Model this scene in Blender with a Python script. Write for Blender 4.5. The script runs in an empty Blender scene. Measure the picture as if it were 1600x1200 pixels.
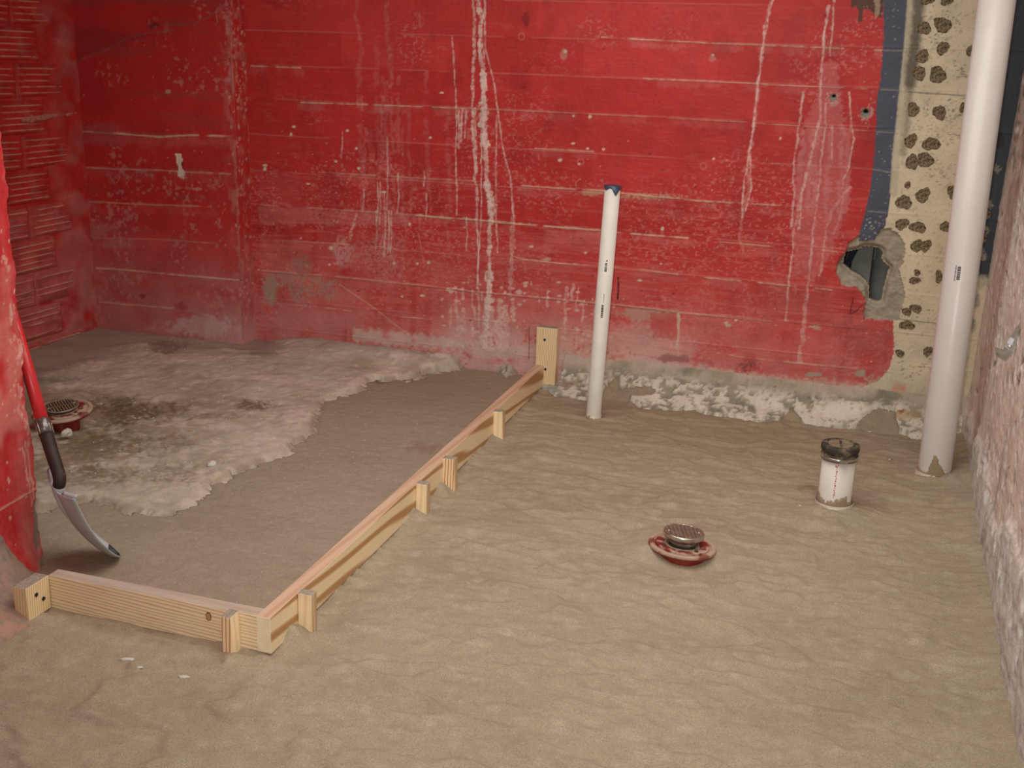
import bpy, bmesh, math, random
import numpy as np
from mathutils import Vector, Matrix

# ------------------------------------------------------------------ camera
F = 1680.0; H = 1.38
YAW, PITCH, ROLL = math.radians(16.55), math.radians(16.53), math.radians(2.0)
_cy, _sy, _cp, _sp = math.cos(YAW), math.sin(YAW), math.cos(PITCH), math.sin(PITCH)
_w = np.array([-_sy*_cp, _cy*_cp, -_sp]); _r = np.array([_cy, _sy, 0.0]); _u = np.cross(_r, _w)
_cr, _sr = math.cos(ROLL), math.sin(ROLL)
CR = _cr*_r + _sr*_u; CU = -_sr*_r + _cr*_u; CW = _w
CAM = np.array([0, 0, H])
S = bpy.context.scene
C = S.collection
cam_d = bpy.data.cameras.new('camera'); cam = bpy.data.objects.new('camera', cam_d); C.objects.link(cam)
cam_d.sensor_width = 36; cam_d.lens = F/1600*36; cam_d.clip_start = .02
M = Matrix.Identity(4)
for i in range(3):
    M[i][0] = CR[i]; M[i][1] = CU[i]; M[i][2] = -CW[i]; M[i][3] = CAM[i]
cam.matrix_world = M
S.camera = cam

# ------------------------------------------------------------------ light
W = bpy.data.worlds.new('world'); S.world = W; W.use_nodes = True
W.node_tree.nodes['Background'].inputs[0].default_value = (1, .98, .95, 1)
W.node_tree.nodes['Background'].inputs[1].default_value = .45
def lamp(name, typ, loc, energy, color, direction=None, **kw):
    d = bpy.data.lights.new(name, typ); d.energy = energy; d.color = color
    for k, v in kw.items(): setattr(d, k, v)
    o = bpy.data.objects.new(name, d); C.objects.link(o); o.location = loc
    if direction is not None: o.rotation_euler = Vector(direction).to_track_quat('-Z', 'Y').to_euler()
    return o
# the camera's own flash, up and left of the lens
flash = lamp('camera_flash', 'SPOT', tuple(CAM - .055*CR + .05*CU), 170, (1, 1, .97), tuple(CW + .03*CU + .06*CR),
             spot_size=math.radians(76), spot_blend=1.0, shadow_soft_size=.018)
# the room's ceiling light, behind and above the frame
lamp('ceiling_light', 'AREA', (-.6, 2.5, 2.42), 66, (1, .985, .94), (0, 0, -1), shape='RECTANGLE', size=2.2, size_y=2.0)
S.view_settings.view_transform = 'Standard'; S.view_settings.look = 'None'
S.view_settings.exposure = -0.53; S.view_settings.gamma = 1; S.view_settings.use_curve_mapping = False

# ------------------------------------------------------------------ helpers
rnd = random.Random(7); RNG = np.random.default_rng(11)
TAB = RNG.random((256, 256))
def L(*rgb):      # sRGB 0-255 -> linear
    c = np.array(rgb, float)/255
    return np.where(c <= .04045, c/12.92, ((c+.055)/1.055)**2.4)
def vn(x, y, s=0):
    x = np.asarray(x, float) + s*17.31; y = np.asarray(y, float) + s*9.77
    xi = np.floor(x).astype(int); yi = np.floor(y).astype(int); fx = x-xi; fy = y-yi
    fx = fx*fx*(3-2*fx); fy = fy*fy*(3-2*fy)
    a = TAB[yi & 255, xi & 255]; b = TAB[yi & 255, (xi+1) & 255]; c = TAB[(yi+1) & 255, xi & 255]; d = TAB[(yi+1) & 255, (xi+1) & 255]
    return (a*(1-fx)+b*fx)*(1-fy) + (c*(1-fx)+d*fx)*fy
def fbm(x, y, o=4, s=0, g=.5):
    t = 0; a = 1; n = 0
    for i in range(o):
        t = t + a*vn(x*2**i, y*2**i, s+i*3.1); n += a; a *= g
    return t/n
def sst(a, b, x):
    t = np.clip((x-a)/(b-a), 0, 1); return t*t*(3-2*t)
def ray(px, py): return CW + CR*(px-800)/F + CU*(600-py)/F
def onZ(px, py, z=0.0):
    d = ray(px, py); return CAM + d*((z-H)/d[2])
def onY(px, py, Y):
    d = ray(px, py); return CAM + d*(Y/d[1])
def onX(px, py, X):
    d = ray(px, py); return CAM + d*(X/d[0])
def proj(P):
    q = P - CAM; z = q@CW
    z = np.where(z < .05, .05, z)
    return 800+F*(q@CR)/z, 600-F*(q@CU)/z
def inpoly(u, v, poly):
    r = np.zeros(u.shape, bool); n = len(poly)
    for i in range(n):
        x1, y1 = poly[i]; x2, y2 = poly[(i+1) % n]
        if y1 == y2: continue
        c = ((y1 > v) != (y2 > v)) & (u < (x2-x1)*(v-y1)/(y2-y1)+x1)
        r ^= c
    return r
def dist_poly(u, v, pts):
    d = np.full(u.shape, 1e9)
    for (x1, y1), (x2, y2) in zip(pts[:-1], pts[1:]):
        dx, dy = x2-x1, y2-y1; l = dx*dx+dy*dy+1e-9
        t = np.clip(((u-x1)*dx+(v-y1)*dy)/l, 0, 1)
        d = np.minimum(d, np.hypot(u-x1-t*dx, v-y1-t*dy))
    return d

class Paint:
    """Marks that lie on a surface. Positions come from the photograph, projected on the surface once."""
    def __init__(s, P, base):
        s.u, s.v = proj(P); s.n = s.u.shape
        s.col = np.empty(P.shape); s.col[:] = base
        s.h = np.zeros(s.n)
        s.n1 = fbm(s.u/5, s.v/5, 3, 1); s.n2 = fbm(s.u/22, s.v/22, 3, 2); s.n3 = fbm(s.u/2.2, s.v/2.2, 2, 5)
    def box(s, x0, x1, y0, y1): return (s.u > x0) & (s.u < x1) & (s.v > y0) & (s.v < y1)
    def mix(s, a, color, m=None):
        color = np.asarray(color)
        if m is None: s.col += (color-s.col)*a[..., None]
        else: s.col[m] += (color-s.col[m])*a[..., None]
    def stroke(s, pts, w, color, a=1, h=0, ragged=.8, soft=1.2, breaks=0, wob=0, crust=0):
        xs = [p[0] for p in pts]; ys = [p[1] for p in pts]; k = w*3+soft*3+wob+4
        m = s.box(min(xs)-k, max(xs)+k, min(ys)-k, max(ys)+k)
        if not m.any(): return
        u = s.u[m]; v = s.v[m]
        if wob: u = u+(fbm(v/14, u*0+len(pts)+xs[0], 2, 3)-.5)*2*wob
        d = dist_poly(u, v, pts)
        ww = w*(1+(s.n1[m]-.5)*2*ragged)
        if crust: ww = ww*(.45+1.1*fbm(v/16+xs[0], u*0+ys[0], 3, 9))
        al = a*sst(ww+soft, ww-soft*.3, d)
        if crust: al = al*(1-crust+crust*sst(.30, .62, s.n3[m]*.5+s.n1[m]*.5))*(1-crust*.5+crust*.5*sst(.3, .6, fbm(v/30+xs[0]*3, u*0+1.7, 2, 12)))
        if breaks: al = al*sst(breaks-.12, breaks+.1, s.n2[m])
        s.mix(al, color, m); s.h[m] += h*al
    def blob(s, x, y, rx, ry, color, a=1, h=0, rag=.5, soft=.35, speck=0):
        m = s.box(x-rx*2, x+rx*2, y-ry*2, y+ry*2)
        if not m.any(): return
        d = np.hypot((s.u[m]-x)/rx, (s.v[m]-y)/ry) + (s.n1[m]-.5)*rag*1.4 + (s.n2[m]-.5)*rag
        al = a*sst(1+soft, 1-soft, d)
        if speck: al = al*sst(speck-.08, speck+.08, s.n3[m])
        s.mix(al, color, m); s.h[m] += h*al
    def region(s, poly, color, a=1, warp=4, h=0, speck=0):
        xs = [p[0] for p in poly]; ys = [p[1] for p in poly]
        m = s.box(min(xs)-warp*2, max(xs)+warp*2, min(ys)-warp*2, max(ys)+warp*2)
        if not m.any(): return None
        u = s.u[m]+(s.n1[m]-.5)*warp*2; v = s.v[m]+(fbm(s.v[m]/6, s.u[m]/6, 3, 8)-.5)*warp*2
        al = inpoly(u, v, poly)*float(a)
        if speck: al = al*sst(speck-.06, speck+.06, s.n3[m]*.5+s.n1[m]*.5)
        s.mix(al, color, m); s.h[m] += h*al
        full = np.zeros(s.n, bool); full[m] = al > 0
        return full

def grid_obj(name, P, col, mat, keep=None, flip=False, parent=None, smooth=True):
    n, m = P.shape[:2]
    idx = np.arange(n*m).reshape(n, m)
    q = np.stack([idx[:-1, :-1], idx[:-1, 1:], idx[1:, 1:], idx[1:, :-1]], -1).reshape(-1, 4)
    if flip: q = q[:, ::-1]
    if keep is not None: q = q[keep.reshape(-1)]
    used = np.zeros(n*m, bool); used[q.reshape(-1)] = True
    remap = np.cumsum(used)-1
    q = remap[q]; V = P.reshape(-1, 3)[used]
    me = bpy.data.meshes.new(name)
    me.vertices.add(len(V)); me.vertices.foreach_set('co', V.astype(np.float32).reshape(-1))
    me.loops.add(q.size); me.loops.foreach_set('vertex_index', q.reshape(-1).astype(np.int32))
    me.polygons.add(len(q)); me.polygons.foreach_set('loop_start', np.arange(0, q.size, 4, dtype=np.int32))
    me.polygons.foreach_set('loop_total', np.full(len(q), 4, np.int32))
    me.update(calc_edges=True)
    if smooth: me.polygons.foreach_set('use_smooth', np.ones(len(q), bool))
    if col is not None:
        a = me.color_attributes.new('Col', 'FLOAT_COLOR', 'POINT')
        cc = np.ones((len(V), 4), np.float32); cc[:, :3] = np.clip(np.broadcast_to(col, P.shape).reshape(-1, 3)[used], 0, 1)
        a.data.foreach_set('color', cc.reshape(-1))
    me.materials.append(mat)
    o = bpy.data.objects.new(name, me); C.objects.link(o)
    if parent: o.parent = parent
    return o
def tag(o, label=None, cat=None, group=None, kind=None):
    if label: o['label'] = label
    if cat: o['category'] = cat
    if group: o['group'] = group
    if kind: o['kind'] = kind
    return o
def thing(name, label, cat, loc=(0, 0, 0), group=None):
    o = bpy.data.objects.new(name, None); C.objects.link(o); o.location = loc; o.empty_display_size = .05
    return tag(o, label, cat, group)
def bmobj(name, bm, mats, parent=None, loc=None, smooth=False, bevel=0, seg=2):
    bmesh.ops.recalc_face_normals(bm, faces=bm.faces)
    me = bpy.data.meshes.new(name); bm.to_mesh(me); bm.free()
    for m in (mats if isinstance(mats, (list, tuple)) else [mats]): me.materials.append(m)
    if smooth:
        for p in me.polygons: p.use_smooth = True
    o = bpy.data.objects.new(name, me); C.objects.link(o)
    if parent: o.parent = parent
    if loc is not None: o.location = loc
    if bevel:
        b = o.modifiers.new('bevel', 'BEVEL'); b.width = bevel; b.segments = seg; b.limit_method = 'ANGLE'
    return o
def box_bm(x0, x1, y0, y1, z0, z1, bm=None, mi=0):
    bm = bm or bmesh.new()
    v = [bm.verts.new(p) for p in ((x0, y0, z0), (x1, y0, z0), (x1, y1, z0), (x0, y1, z0), (x0, y0, z1), (x1, y0, z1), (x1, y1, z1), (x0, y1, z1))]
    for f in ((3, 2, 1, 0), (4, 5, 6, 7), (0, 1, 5, 4), (1, 2, 6, 5), (2, 3, 7, 6), (3, 0, 4, 7)):
        bm.faces.new([v[i] for i in f]).material_index = mi
    return bm
def lathe_bm(prof, n=48, bm=None, mi=0, close=True):
    """prof: list of (r, z)"""
    bm = bm or bmesh.new(); rings = []
    for r, z in prof:
        if r < 1e-6: rings.append([bm.verts.new((0, 0, z))])
        else: rings.append([bm.verts.new((r*math.cos(2*math.pi*i/n), r*math.sin(2*math.pi*i/n), z)) for i in range(n)])
    for a, b in zip(rings[:-1], rings[1:]):
        for i in range(n):
            j = (i+1) % n
            if len(a) == 1 and len(b) == 1: continue
            if len(a) == 1: f = bm.faces.new((a[0], b[j], b[i]))
            elif len(b) == 1: f = bm.faces.new((a[i], a[j], b[0]))
            else: f = bm.faces.new((a[i], a[j], b[j], b[i]))
            f.material_index = mi; f.smooth = True
    return bm
def tube_bm(pts, rad, n=16, bm=None, caps=True):
    bm = bm or bmesh.new(); pts = [Vector(p) for p in pts]; rings = []
    for i, p in enumerate(pts):
        t = (pts[min(i+1, len(pts)-1)]-pts[max(i-1, 0)]).normalized()
        a = t.orthogonal().normalized() if i == 0 else (a - t*a.dot(t)).normalized()
        b = t.cross(a); r = rad[i] if isinstance(rad, (list, tuple)) else rad
        rings.append([bm.verts.new(p + a*r*math.cos(2*math.pi*k/n) + b*r*math.sin(2*math.pi*k/n)) for k in range(n)])
    for q, s in zip(rings[:-1], rings[1:]):
        for k in range(n):
            bm.faces.new((q[k], q[(k+1) % n], s[(k+1) % n], s[k])).smooth = True
    if caps: bm.faces.new(rings[0][::-1]); bm.faces.new(rings[-1])
    return bm

# ------------------------------------------------------------------ materials
def new_mat(name, rough=.7, spec=.3, metal=0, color=None):
    m = bpy.data.materials.new(name); m.use_nodes = True; nt = m.node_tree
    b = nt.nodes['Principled BSDF']; b.inputs['Roughness'].default_value = rough
    b.inputs['Specular IOR Level'].default_value = spec; b.inputs['Metallic'].default_value = metal
    if color is not None: b.inputs['Base Color'].default_value = (*color, 1)
    return m, nt, b
def nd(nt, typ, **kw):
    n = nt.nodes.new(typ)
    for k, v in kw.items():
        if k in n.inputs: n.inputs[k].default_value = v
        else: setattr(n, k, v)
    return n
def vcol_mat(name, rough=.75, spec=.25, grain=260, grain_amt=.18, mott=14, mott_amt=.12, bump=.25, bump_dist=.002, bump_scale=160, stretch=(1, 1, 1)):
    """surface whose colour layout is an attribute, with fine grain, mottling and relief from noise"""
    m, nt, b = new_mat(name, rough, spec)
    ln = nt.links.new
    at = nd(nt, 'ShaderNodeVertexColor'); at.layer_name = 'Col'
    geo = nd(nt, 'ShaderNodeTexCoord'); mp = nd(nt, 'ShaderNodeMapping'); mp.inputs['Scale'].default_value = stretch
    ln(geo.outputs['Object'], mp.inputs['Vector'])
    n1 = nd(nt, 'ShaderNodeTexNoise', Scale=grain, Detail=3.0, Roughness=.6); ln(mp.outputs[0], n1.inputs['Vector'])
    n2 = nd(nt, 'ShaderNodeTexNoise', Scale=mott, Detail=5.0, Roughness=.6); ln(mp.outputs[0], n2.inputs['Vector'])
    r1 = nd(nt, 'ShaderNodeMapRange'); r1.inputs['From Min'].default_value = .25; r1.inputs['From Max'].default_value = .75
    r1.inputs['To Min'].default_value = 1-grain_amt; r1.inputs['To Max'].default_value = 1+grain_amt; ln(n1.outputs['Fac'], r1.inputs['Value'])
    r2 = nd(nt, 'ShaderNodeMapRange'); r2.inputs['From Min'].default_value = .3; r2.inputs['From Max'].default_value = .7
    r2.inputs['To Min'].default_value = 1-mott_amt; r2.inputs['To Max'].default_value = 1+mott_amt; ln(n2.outputs['Fac'], r2.inputs['Value'])
    mu = nd(nt, 'ShaderNodeMath', operation='MULTIPLY'); ln(r1.outputs[0], mu.inputs[0]); ln(r2.outputs[0], mu.inputs[1])
    vm = nd(nt, 'ShaderNodeVectorMath', operation='SCALE'); ln(at.outputs['Color'], vm.inputs[0]); ln(mu.outputs[0], vm.inputs['Scale'])
    ln(vm.outputs[0], b.inputs['Base Color'])
    n3 = nd(nt, 'ShaderNodeTexNoise', Scale=bump_scale, Detail=5.0, Roughness=.65); ln(mp.outputs[0], n3.inputs['Vector'])
    bp = nd(nt, 'ShaderNodeBump', Strength=bump, Distance=bump_dist); ln(n3.outputs['Fac'], bp.inputs['Height']); ln(bp.outputs[0], b.inputs['Normal'])
    return m
M_WALL = vcol_mat('painted_concrete', rough=.55, spec=.3, grain=330, grain_amt=.14, mott=9, mott_amt=.10, bump=.35, bump_scale=120)
M_ROUGH = vcol_mat('rough_render', rough=.9, spec=.15, grain=180, grain_amt=.22, mott=16, mott_amt=.15, bump=.6, bump_dist=.004, bump_scale=90)
M_SAND = vcol_mat('damp_sand', rough=.95, spec=.1, grain=330, grain_amt=.32, mott=30, mott_amt=.06, bump=.6, bump_dist=.003, bump_scale=300)
M_SLAB = vcol_mat('dusty_slab', rough=.92, spec=.12, grain=260, grain_amt=.16, mott=10, mott_amt=.12, bump=.5, bump_dist=.004, bump_scale=110)
M_PAINTED = vcol_mat('soiled_paint', rough=.5, spec=.35, grain=300, grain_amt=.12, mott=20, mott_amt=.12, bump=.2, bump_scale=140)

def plain(name, rgb, rough=.6, spec=.4, metal=0, var=.12, scale=40, bump=0, bscale=120, dirt=None, dirt_lo=.55, dirt_scale=18):
    m, nt, b = new_mat(name, rough, spec, metal); ln = nt.links.new
    tc = nd(nt, 'ShaderNodeTexCoord')
    n = nd(nt, 'ShaderNodeTexNoise', Scale=scale, Detail=4.0); ln(tc.outputs['Object'], n.inputs['Vector'])
    cr = nd(nt, 'ShaderNodeValToRGB'); c = L(*rgb)
    cr.color_ramp.elements[0].position = .3; cr.color_ramp.elements[1].position = .7
    cr.color_ramp.elements[0].color = (*np.clip(c*(1-var), 0, 1), 1); cr.color_ramp.elements[1].color = (*np.clip(c*(1+var), 0, 1), 1)
    ln(n.outputs['Fac'], cr.inputs[0]); out = cr.outputs[0]
    if dirt is not None:
        n2 = nd(nt, 'ShaderNodeTexNoise', Scale=dirt_scale, Detail=6.0, Roughness=.7); ln(tc.outputs['Object'], n2.inputs['Vector'])
        mr = nd(nt, 'ShaderNodeMapRange'); mr.inputs['From Min'].default_value = dirt_lo; mr.inputs['From Max'].default_value = dirt_lo+.12; ln(n2.outputs['Fac'], mr.inputs['Value'])
        mx = nd(nt, 'ShaderNodeMix'); mx.data_type = 'RGBA'; ln(mr.outputs[0], mx.inputs['Factor']); ln(out, mx.inputs[6]); mx.inputs[7].default_value = (*L(*dirt), 1); out = mx.outputs[2]
        if metal:
            mt = nd(nt, 'ShaderNodeMath', operation='MULTIPLY_ADD'); ln(mr.outputs[0], mt.inputs[0]); mt.inputs[1].default_value = -metal; mt.inputs[2].default_value = metal; ln(mt.outputs[0], b.inputs['Metallic'])
    ln(out, b.inputs['Base Color'])
    if bump:
        n3 = nd(nt, 'ShaderNodeTexNoise', Scale=bscale, Detail=4.0); ln(tc.outputs['Object'], n3.inputs['Vector'])
        bp = nd(nt, 'ShaderNodeBump', Strength=bump, Distance=.002); ln(n3.outputs['Fac'], bp.inputs['Height']); ln(bp.outputs[0], b.inputs['Normal'])
    return m
def wood(name, light, dark, freq=60, dist=6, ax=(.06, 1, 1), lo=.45, hi=.8, fine=.12, rough=.65, dust=None):
    """grain runs along local X"""
    m, nt, b = new_mat(name, rough, .3); ln = nt.links.new
    tc = nd(nt, 'ShaderNodeTexCoord'); mp = nd(nt, 'ShaderNodeMapping'); mp.inputs['Scale'].default_value = ax
    ln(tc.outputs['Object'], mp.inputs['Vector'])
    w = nd(nt, 'ShaderNodeTexWave', Scale=freq, Distortion=dist, Detail=2.0); w.wave_type = 'BANDS'; w.bands_direction = 'DIAGONAL'
    w.inputs['Detail Scale'].default_value = .6; ln(mp.outputs[0], w.inputs['Vector'])
    cr = nd(nt, 'ShaderNodeValToRGB'); e = cr.color_ramp.elements
    e[0].position = lo; e[1].position = hi; e[0].color = (*L(*light), 1); e[1].color = (*L(*dark), 1); ln(w.outputs['Fac'], cr.inputs[0])
    mp2 = nd(nt, 'ShaderNodeMapping'); mp2.inputs['Scale'].default_value = (12, 420, 420); ln(tc.outputs['Object'], mp2.inputs['Vector'])
    n = nd(nt, 'ShaderNodeTexNoise', Scale=1.0, Detail=3.0); ln(mp2.outputs[0], n.inputs['Vector'])
    mr = nd(nt, 'ShaderNodeMapRange'); mr.inputs['To Min'].default_value = 1-fine; mr.inputs['To Max'].default_value = 1+fine; ln(n.outputs['Fac'], mr.inputs['Value'])
    vm = nd(nt, 'ShaderNodeVectorMath', operation='SCALE'); ln(cr.outputs[0], vm.inputs[0]); ln(mr.outputs[0], vm.inputs['Scale']); out = vm.outputs[0]
    if dust is not None:
        n2 = nd(nt, 'ShaderNodeTexNoise', Scale=30.0, Detail=5.0, Roughness=.7); ln(tc.outputs['Object'], n2.inputs['Vector'])
        m2 = nd(nt, 'ShaderNodeMapRange'); m2.inputs['From Min'].default_value = .35; m2.inputs['From Max'].default_value = .6; m2.inputs['To Min'].default_value = .25; m2.inputs['To Max'].default_value = .85; ln(n2.outputs['Fac'], m2.inputs['Value'])
        mx = nd(nt, 'ShaderNodeMix'); mx.data_type = 'RGBA'; ln(m2.outputs[0], mx.inputs['Factor']); ln(out, mx.inputs[6]); mx.inputs[7].default_value = (*L(*dust), 1); out = mx.outputs[2]
    ln(out, b.inputs['Base Color'])
    bp = nd(nt, 'ShaderNodeBump', Strength=.15, Distance=.001); ln(w.outputs['Fac'], bp.inputs['Height']); ln(bp.outputs[0], b.inputs['Normal'])
    return m

# colours of the things themselves
RED = L(187, 46, 44); CREAM = L(214, 192, 160); PINK = L(212, 150, 145); DRIP = L(226, 196, 184)
BLUE = L(78, 82, 96); PANEL = L(220, 205, 174); CONC = L(168, 156, 136); SANDC = L(167, 152, 129); DARK = L(62, 66, 72); WHITE = L(220, 210, 190)

# ================================================================== SETTING
YW = 4.54            # back wall
XL, YA = -3.5, 4.42  # alcove side wall, alcove back wall
XS = -2.67           # the step between the alcove wall and the back wall

# ------------------------------------------------------------------ back wall
xs = np.arange(XS, .66, .0036); zs = np.concatenate([np.arange(-.02, 1.76, .0036), np.linspace(1.78, 2.5, 16)])
X, Z = np.meshgrid(xs, zs)
P0 = np.stack([X, np.full_like(X, YW), Z], -1)
p = Paint(P0, RED)
U, V = p.u, p.v
big = fbm(X*1.3, Z*2.5, 4, 20); streak = fbm(X*26, Z*1.2, 4, 22); grainy = fbm(X*90, Z*90, 3, 23); med = fbm(X*9, Z*14, 4, 24)
p.col *= (1+.22*(big-.5)+.10*(streak-.5))[..., None]
# board courses, each cast a little proud of or behind its neighbours
LINES = [
 ([(392, 103), (430, 104.5), (470, 106)], .8, .8), ([(940, 58), (1000, 61.5), (1120, 68), (1237, 72), (1378, 79), (1416, 80)], 1.0, 1),
 ([(1005, 123), (1120, 127.5), (1237, 134), (1376, 140), (1420, 142)], .7, .9),
 ([(470, 160), (629, 165.6), (779, 171.6), (857, 175)], .9, 1), ([(857, 175), (1000, 182), (1150, 190), (1396, 207)], .6, .6),
 ([(485, 268), (635, 277), (740, 283)], .7, .7), ([(835, 232), (880, 234), (928, 237)], .7, .7),
 ([(815, 290), (870, 294), (930, 297), (985, 303), (1080, 313), (1160, 318), (1240, 322)], 1.0, 1),
 ([(407, 320), (590, 331.5), (650, 336)], .6, .7), ([(650, 336), (700, 341), (740, 343.5), (857, 354), (940, 360)], 2.0, 1),
 ([(940, 361), (970, 364), (1075, 372)], 1.2, 1), ([(1108, 376.5), (1210, 385.5)], .8, .7), ([(1285, 391), (1321, 394.5)], .9, .9),
 ([(410, 375), (512, 379.5), (600, 386)], .6, .6), ([(800, 400), (815, 405), (870, 411), (940, 415.5), (1000, 421), (1060, 429)], .9, .9),
 ([(1102, 433.5), (1150, 438), (1240, 447), (1300, 453)], 1.5, 1),
 ([(410, 423), (524, 432), (599, 439.5), (700, 450)], .9, .9), ([(700, 450), (740, 456), (857, 466), (934, 474), (973, 477), (1060, 488), (1135, 495)], 1.9, 1),
 ([(1135, 495), (1230, 504)], .7, .7), ([(416, 474), (500, 480), (590, 492), (674, 499)], 1.1, .8),
 ([(1120, 552), (1160, 558), (1240, 567), (1320, 574), (1390, 581)], 1.5, .9),
]
for k, (pts, w, a) in enumerate(LINES):
    ext = [(pts[0][0]-70, pts[0][1]-4)]+pts+[(pts[-1][0]+70, pts[-1][1]+5)]
    p.stroke(ext, 1.0, RED*.8, .25, .0012, .4, 1.5, .35)
    # pale dust caught below the joint
    p.stroke([(x, y+6) for x, y in pts], 5, PINK, .16*a, 0, .9, 5, .48)
    p.stroke(pts, w*.52, CREAM, min(1, .80*a), .0030, 1.2, 1.0, .40 if w < 1.6 else .28)
cz_ = [float(onY(860, y_, YW)[2]) for y_ in (640, 605, 560, 512, 467, 411, 354, 297, 236, 175, 118, 60, 2, -58, -120)]
ci = np.searchsorted(cz_, Z + .004*(fbm(X*2, Z*0, 2, 33)-.5)); rl = np.random.default_rng(4); tone = rl.uniform(-1, 1, (len(cz_)+2, 12)); plank = np.clip((X+2.7)/.55 + ci*.37, 0, 11).astype(int)
tn = tone[ci, plank]
p.col *= (1+.07*tn+.06*tone[ci, 0])[..., None]; p.mix(np.clip(.10*tone[ci, 3]+.05*tn, 0, .2), L(196, 96, 92)); p.h += .0012*tone[ci, 1]
for zc_ in cz_:
    dl = np.abs(Z-zc_-.004*(fbm(X*2, Z*0, 2, 33)-.5)-.0018*(fbm(X*12, Z*0+zc_*9, 3, 34)-.5)); a_ = sst(.0045, .0012, dl)*sst(.36, .5, fbm(X*5, Z*0+zc_*31, 3, 35))
    p.h += .0018*a_; p.mix(a_*.35, L(206, 130, 120))
fleck = sst(.60, .70, fbm(X*95, Z*125, 3, 36))*sst(.42, .62, fbm(X*3.5, Z*5, 3, 37)-.10+.24*sst(200, 430, V)); p.mix(fleck*.40, L(216, 140, 130))
scuff = sst(.62, .72, fbm(X*16, Z*130, 3, 38)); p.mix(scuff*(.10+.25*sst(200, 400, V)), L(206, 112, 104)); p.mix(sst(.60, .74, fbm(X*8, Z*6, 4, 39))*.28, L(140, 30, 32))
# wash of dust and lime, thickening towards the floor
low = sst(330, 585, V - (U-800)*.1)
p.mix(np.clip(low*(.50+1.0*(med-.38)), 0, .8)*sst(.25, .58, big*.6+streak*.4), L(205, 128, 122))
p.mix(np.clip(sst(470, 575, V-(U-840)*.1 + (big-.5)*60)*.95*(sst(650, 720, U)*sst(1160, 1000, U)), 0, .85)*sst(.25, .5, grainy*.4+med*.6), L(216, 178, 166))
p.mix(sst(440, 520, V-(U-500)*.09)*sst(700, 480, U)*.55*sst(.25, .55, med), L(188, 128, 122))
# paler courses
for poly, a in (([(404, 320), (560, 329), (640, 337), (640, 352), (520, 352), (405, 350)], .2), ([(410, 375), (560, 385), (560, 420), (410, 420)], .12),
                ([(404, 268), (470, 270), (470, 318), (404, 318)], .08), ([(850, 358), (940, 362), (940, 395), (850, 392)], .14)):
    p.region(poly, PINK, a, 8)
# horizontal weathering brush marks
hb = fbm(X*6, Z*70, 3, 31)
p.mix(np.clip((hb-.56)*3, 0, .4)*sst(230, 420, V), L(206, 110, 104))
p.stroke([(560, 524), (710, 538), (835, 556), (949, 568), (1078, 581), (1240, 601), (1380, 614)], 7, L(206, 178, 164), .8, 0, 1.1, 9, .3)
# bare grey patches by the step
p.region([(410, 424), (440, 424), (500, 432), (526, 440), (524, 470), (500, 462), (480, 472), (455, 470), (452, 446), (432, 446), (434, 476), (412, 474)], L(172, 134, 118), .75, 9, -.0015, .46)
p.blob(470, 415, 20, 14, L(150, 128, 108), .7, -.001, .8, speck=.45); p.blob(424, 452, 9, 22, L(164, 142, 122), .8, -.001, .8); p.blob(462, 452, 14, 10, L(158, 128, 108), .6, -.001, 1.1, speck=.4)
# lime drips
D = p.stroke
def drips(pts, w, a=.8, col=DRIP, h=.0012, rag=.7, br=0, wob=0, soft=1.1):
    if pts[0][1] <= 0: pts = [(pts[0][0]+4, -300), (pts[0][0]-2, -140)]+list(pts)      # runs on up the wall above the frame
    p.stroke(pts, w*.62, col, a, h, rag+.3, soft, br, wob+1.2, .65)
drips([(746, 0), (752, 30), (750, 75), (755, 120), (756, 168), (755, 195), (759, 240), (761, 300), (767, 324), (764, 357), (765, 390), (765, 450), (761, 480), (759, 516), (757, 545)], 4.6, 1.0, h=.003)
drips([(755, 110), (756, 168), (755, 195), (758, 230)], 7, .9); drips([(760, 285), (764, 300), (769, 320), (766, 350)], 7, .85); drips([(765, 430), (763, 470), (758, 500), (757, 540)], 7, .85)
drips([(737, -5), (741, 30), (740, 120), (738, 195), (743, 255), (745, 345)], 2.6, .8, wob=1.5); drips([(741, 170), (740, 215), (743, 245)], 4, .6)
drips([(758, -5), (758, 75), (770, 120), (779, 180), (785, 228), (798, 279), (803, 351)], 1.4, .75); drips([(802, 340), (800, 405), (797, 459)], 5, .5, br=.3)
drips([(748, 0), (757, 30)], 1.5, .8); drips([(758, 10), (752, 50), (757, 100)], 1.2, .7)
drips([(707, 57), (710, 120), (713, 168), (712, 240), (714, 336)], 1.0, .75); drips([(717, 171), (717, 231)], 1.6, .85); drips([(722, 171), (720, 222)], 1.5, .85); drips([(728, 170), (726, 216)], 1.2, .8)
drips([(752, 205), (752, 345), (747, 400), (746, 450)], 1.0, .85); drips([(776, 180), (775, 240), (775, 339), (778, 395)], 1.1, .75); drips([(745, 345), (747, 390), (747, 452)], 1.5, .8)
for x, y0, y1, w, a in ((557, -5, 60, 3, .3), (562, 60, 330, 5, .33), (605, -5, 140, 4, .28), (604, 130, 330, 6, .33), (590, 60, 330, 5, .22), (597, 120, 400, 3, .3), (612, 70, 340, 3, .3), (623, 120, 340, 4, .28),
                        (629, 200, 380, 2, .3), (666, 115, 300, 4, .32), (700, 168, 330, 4, .35), (655, 20, 60, 2, .3), (580, 210, 345, 6, .2), (571, 200, 340, 3, .35), (640, 180, 330, 3, .2), (656, 340, 410, 1, .6), (698, 330, 400, 3, .3)):
    drips([(x, y0), (x-1.5, (y0*2+y1)/3), (x+2, (y0+2*y1)/3), (x+5, y1)], w, a*.95, L(210, 140, 134), br=.35, wob=2, soft=1.6)
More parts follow.
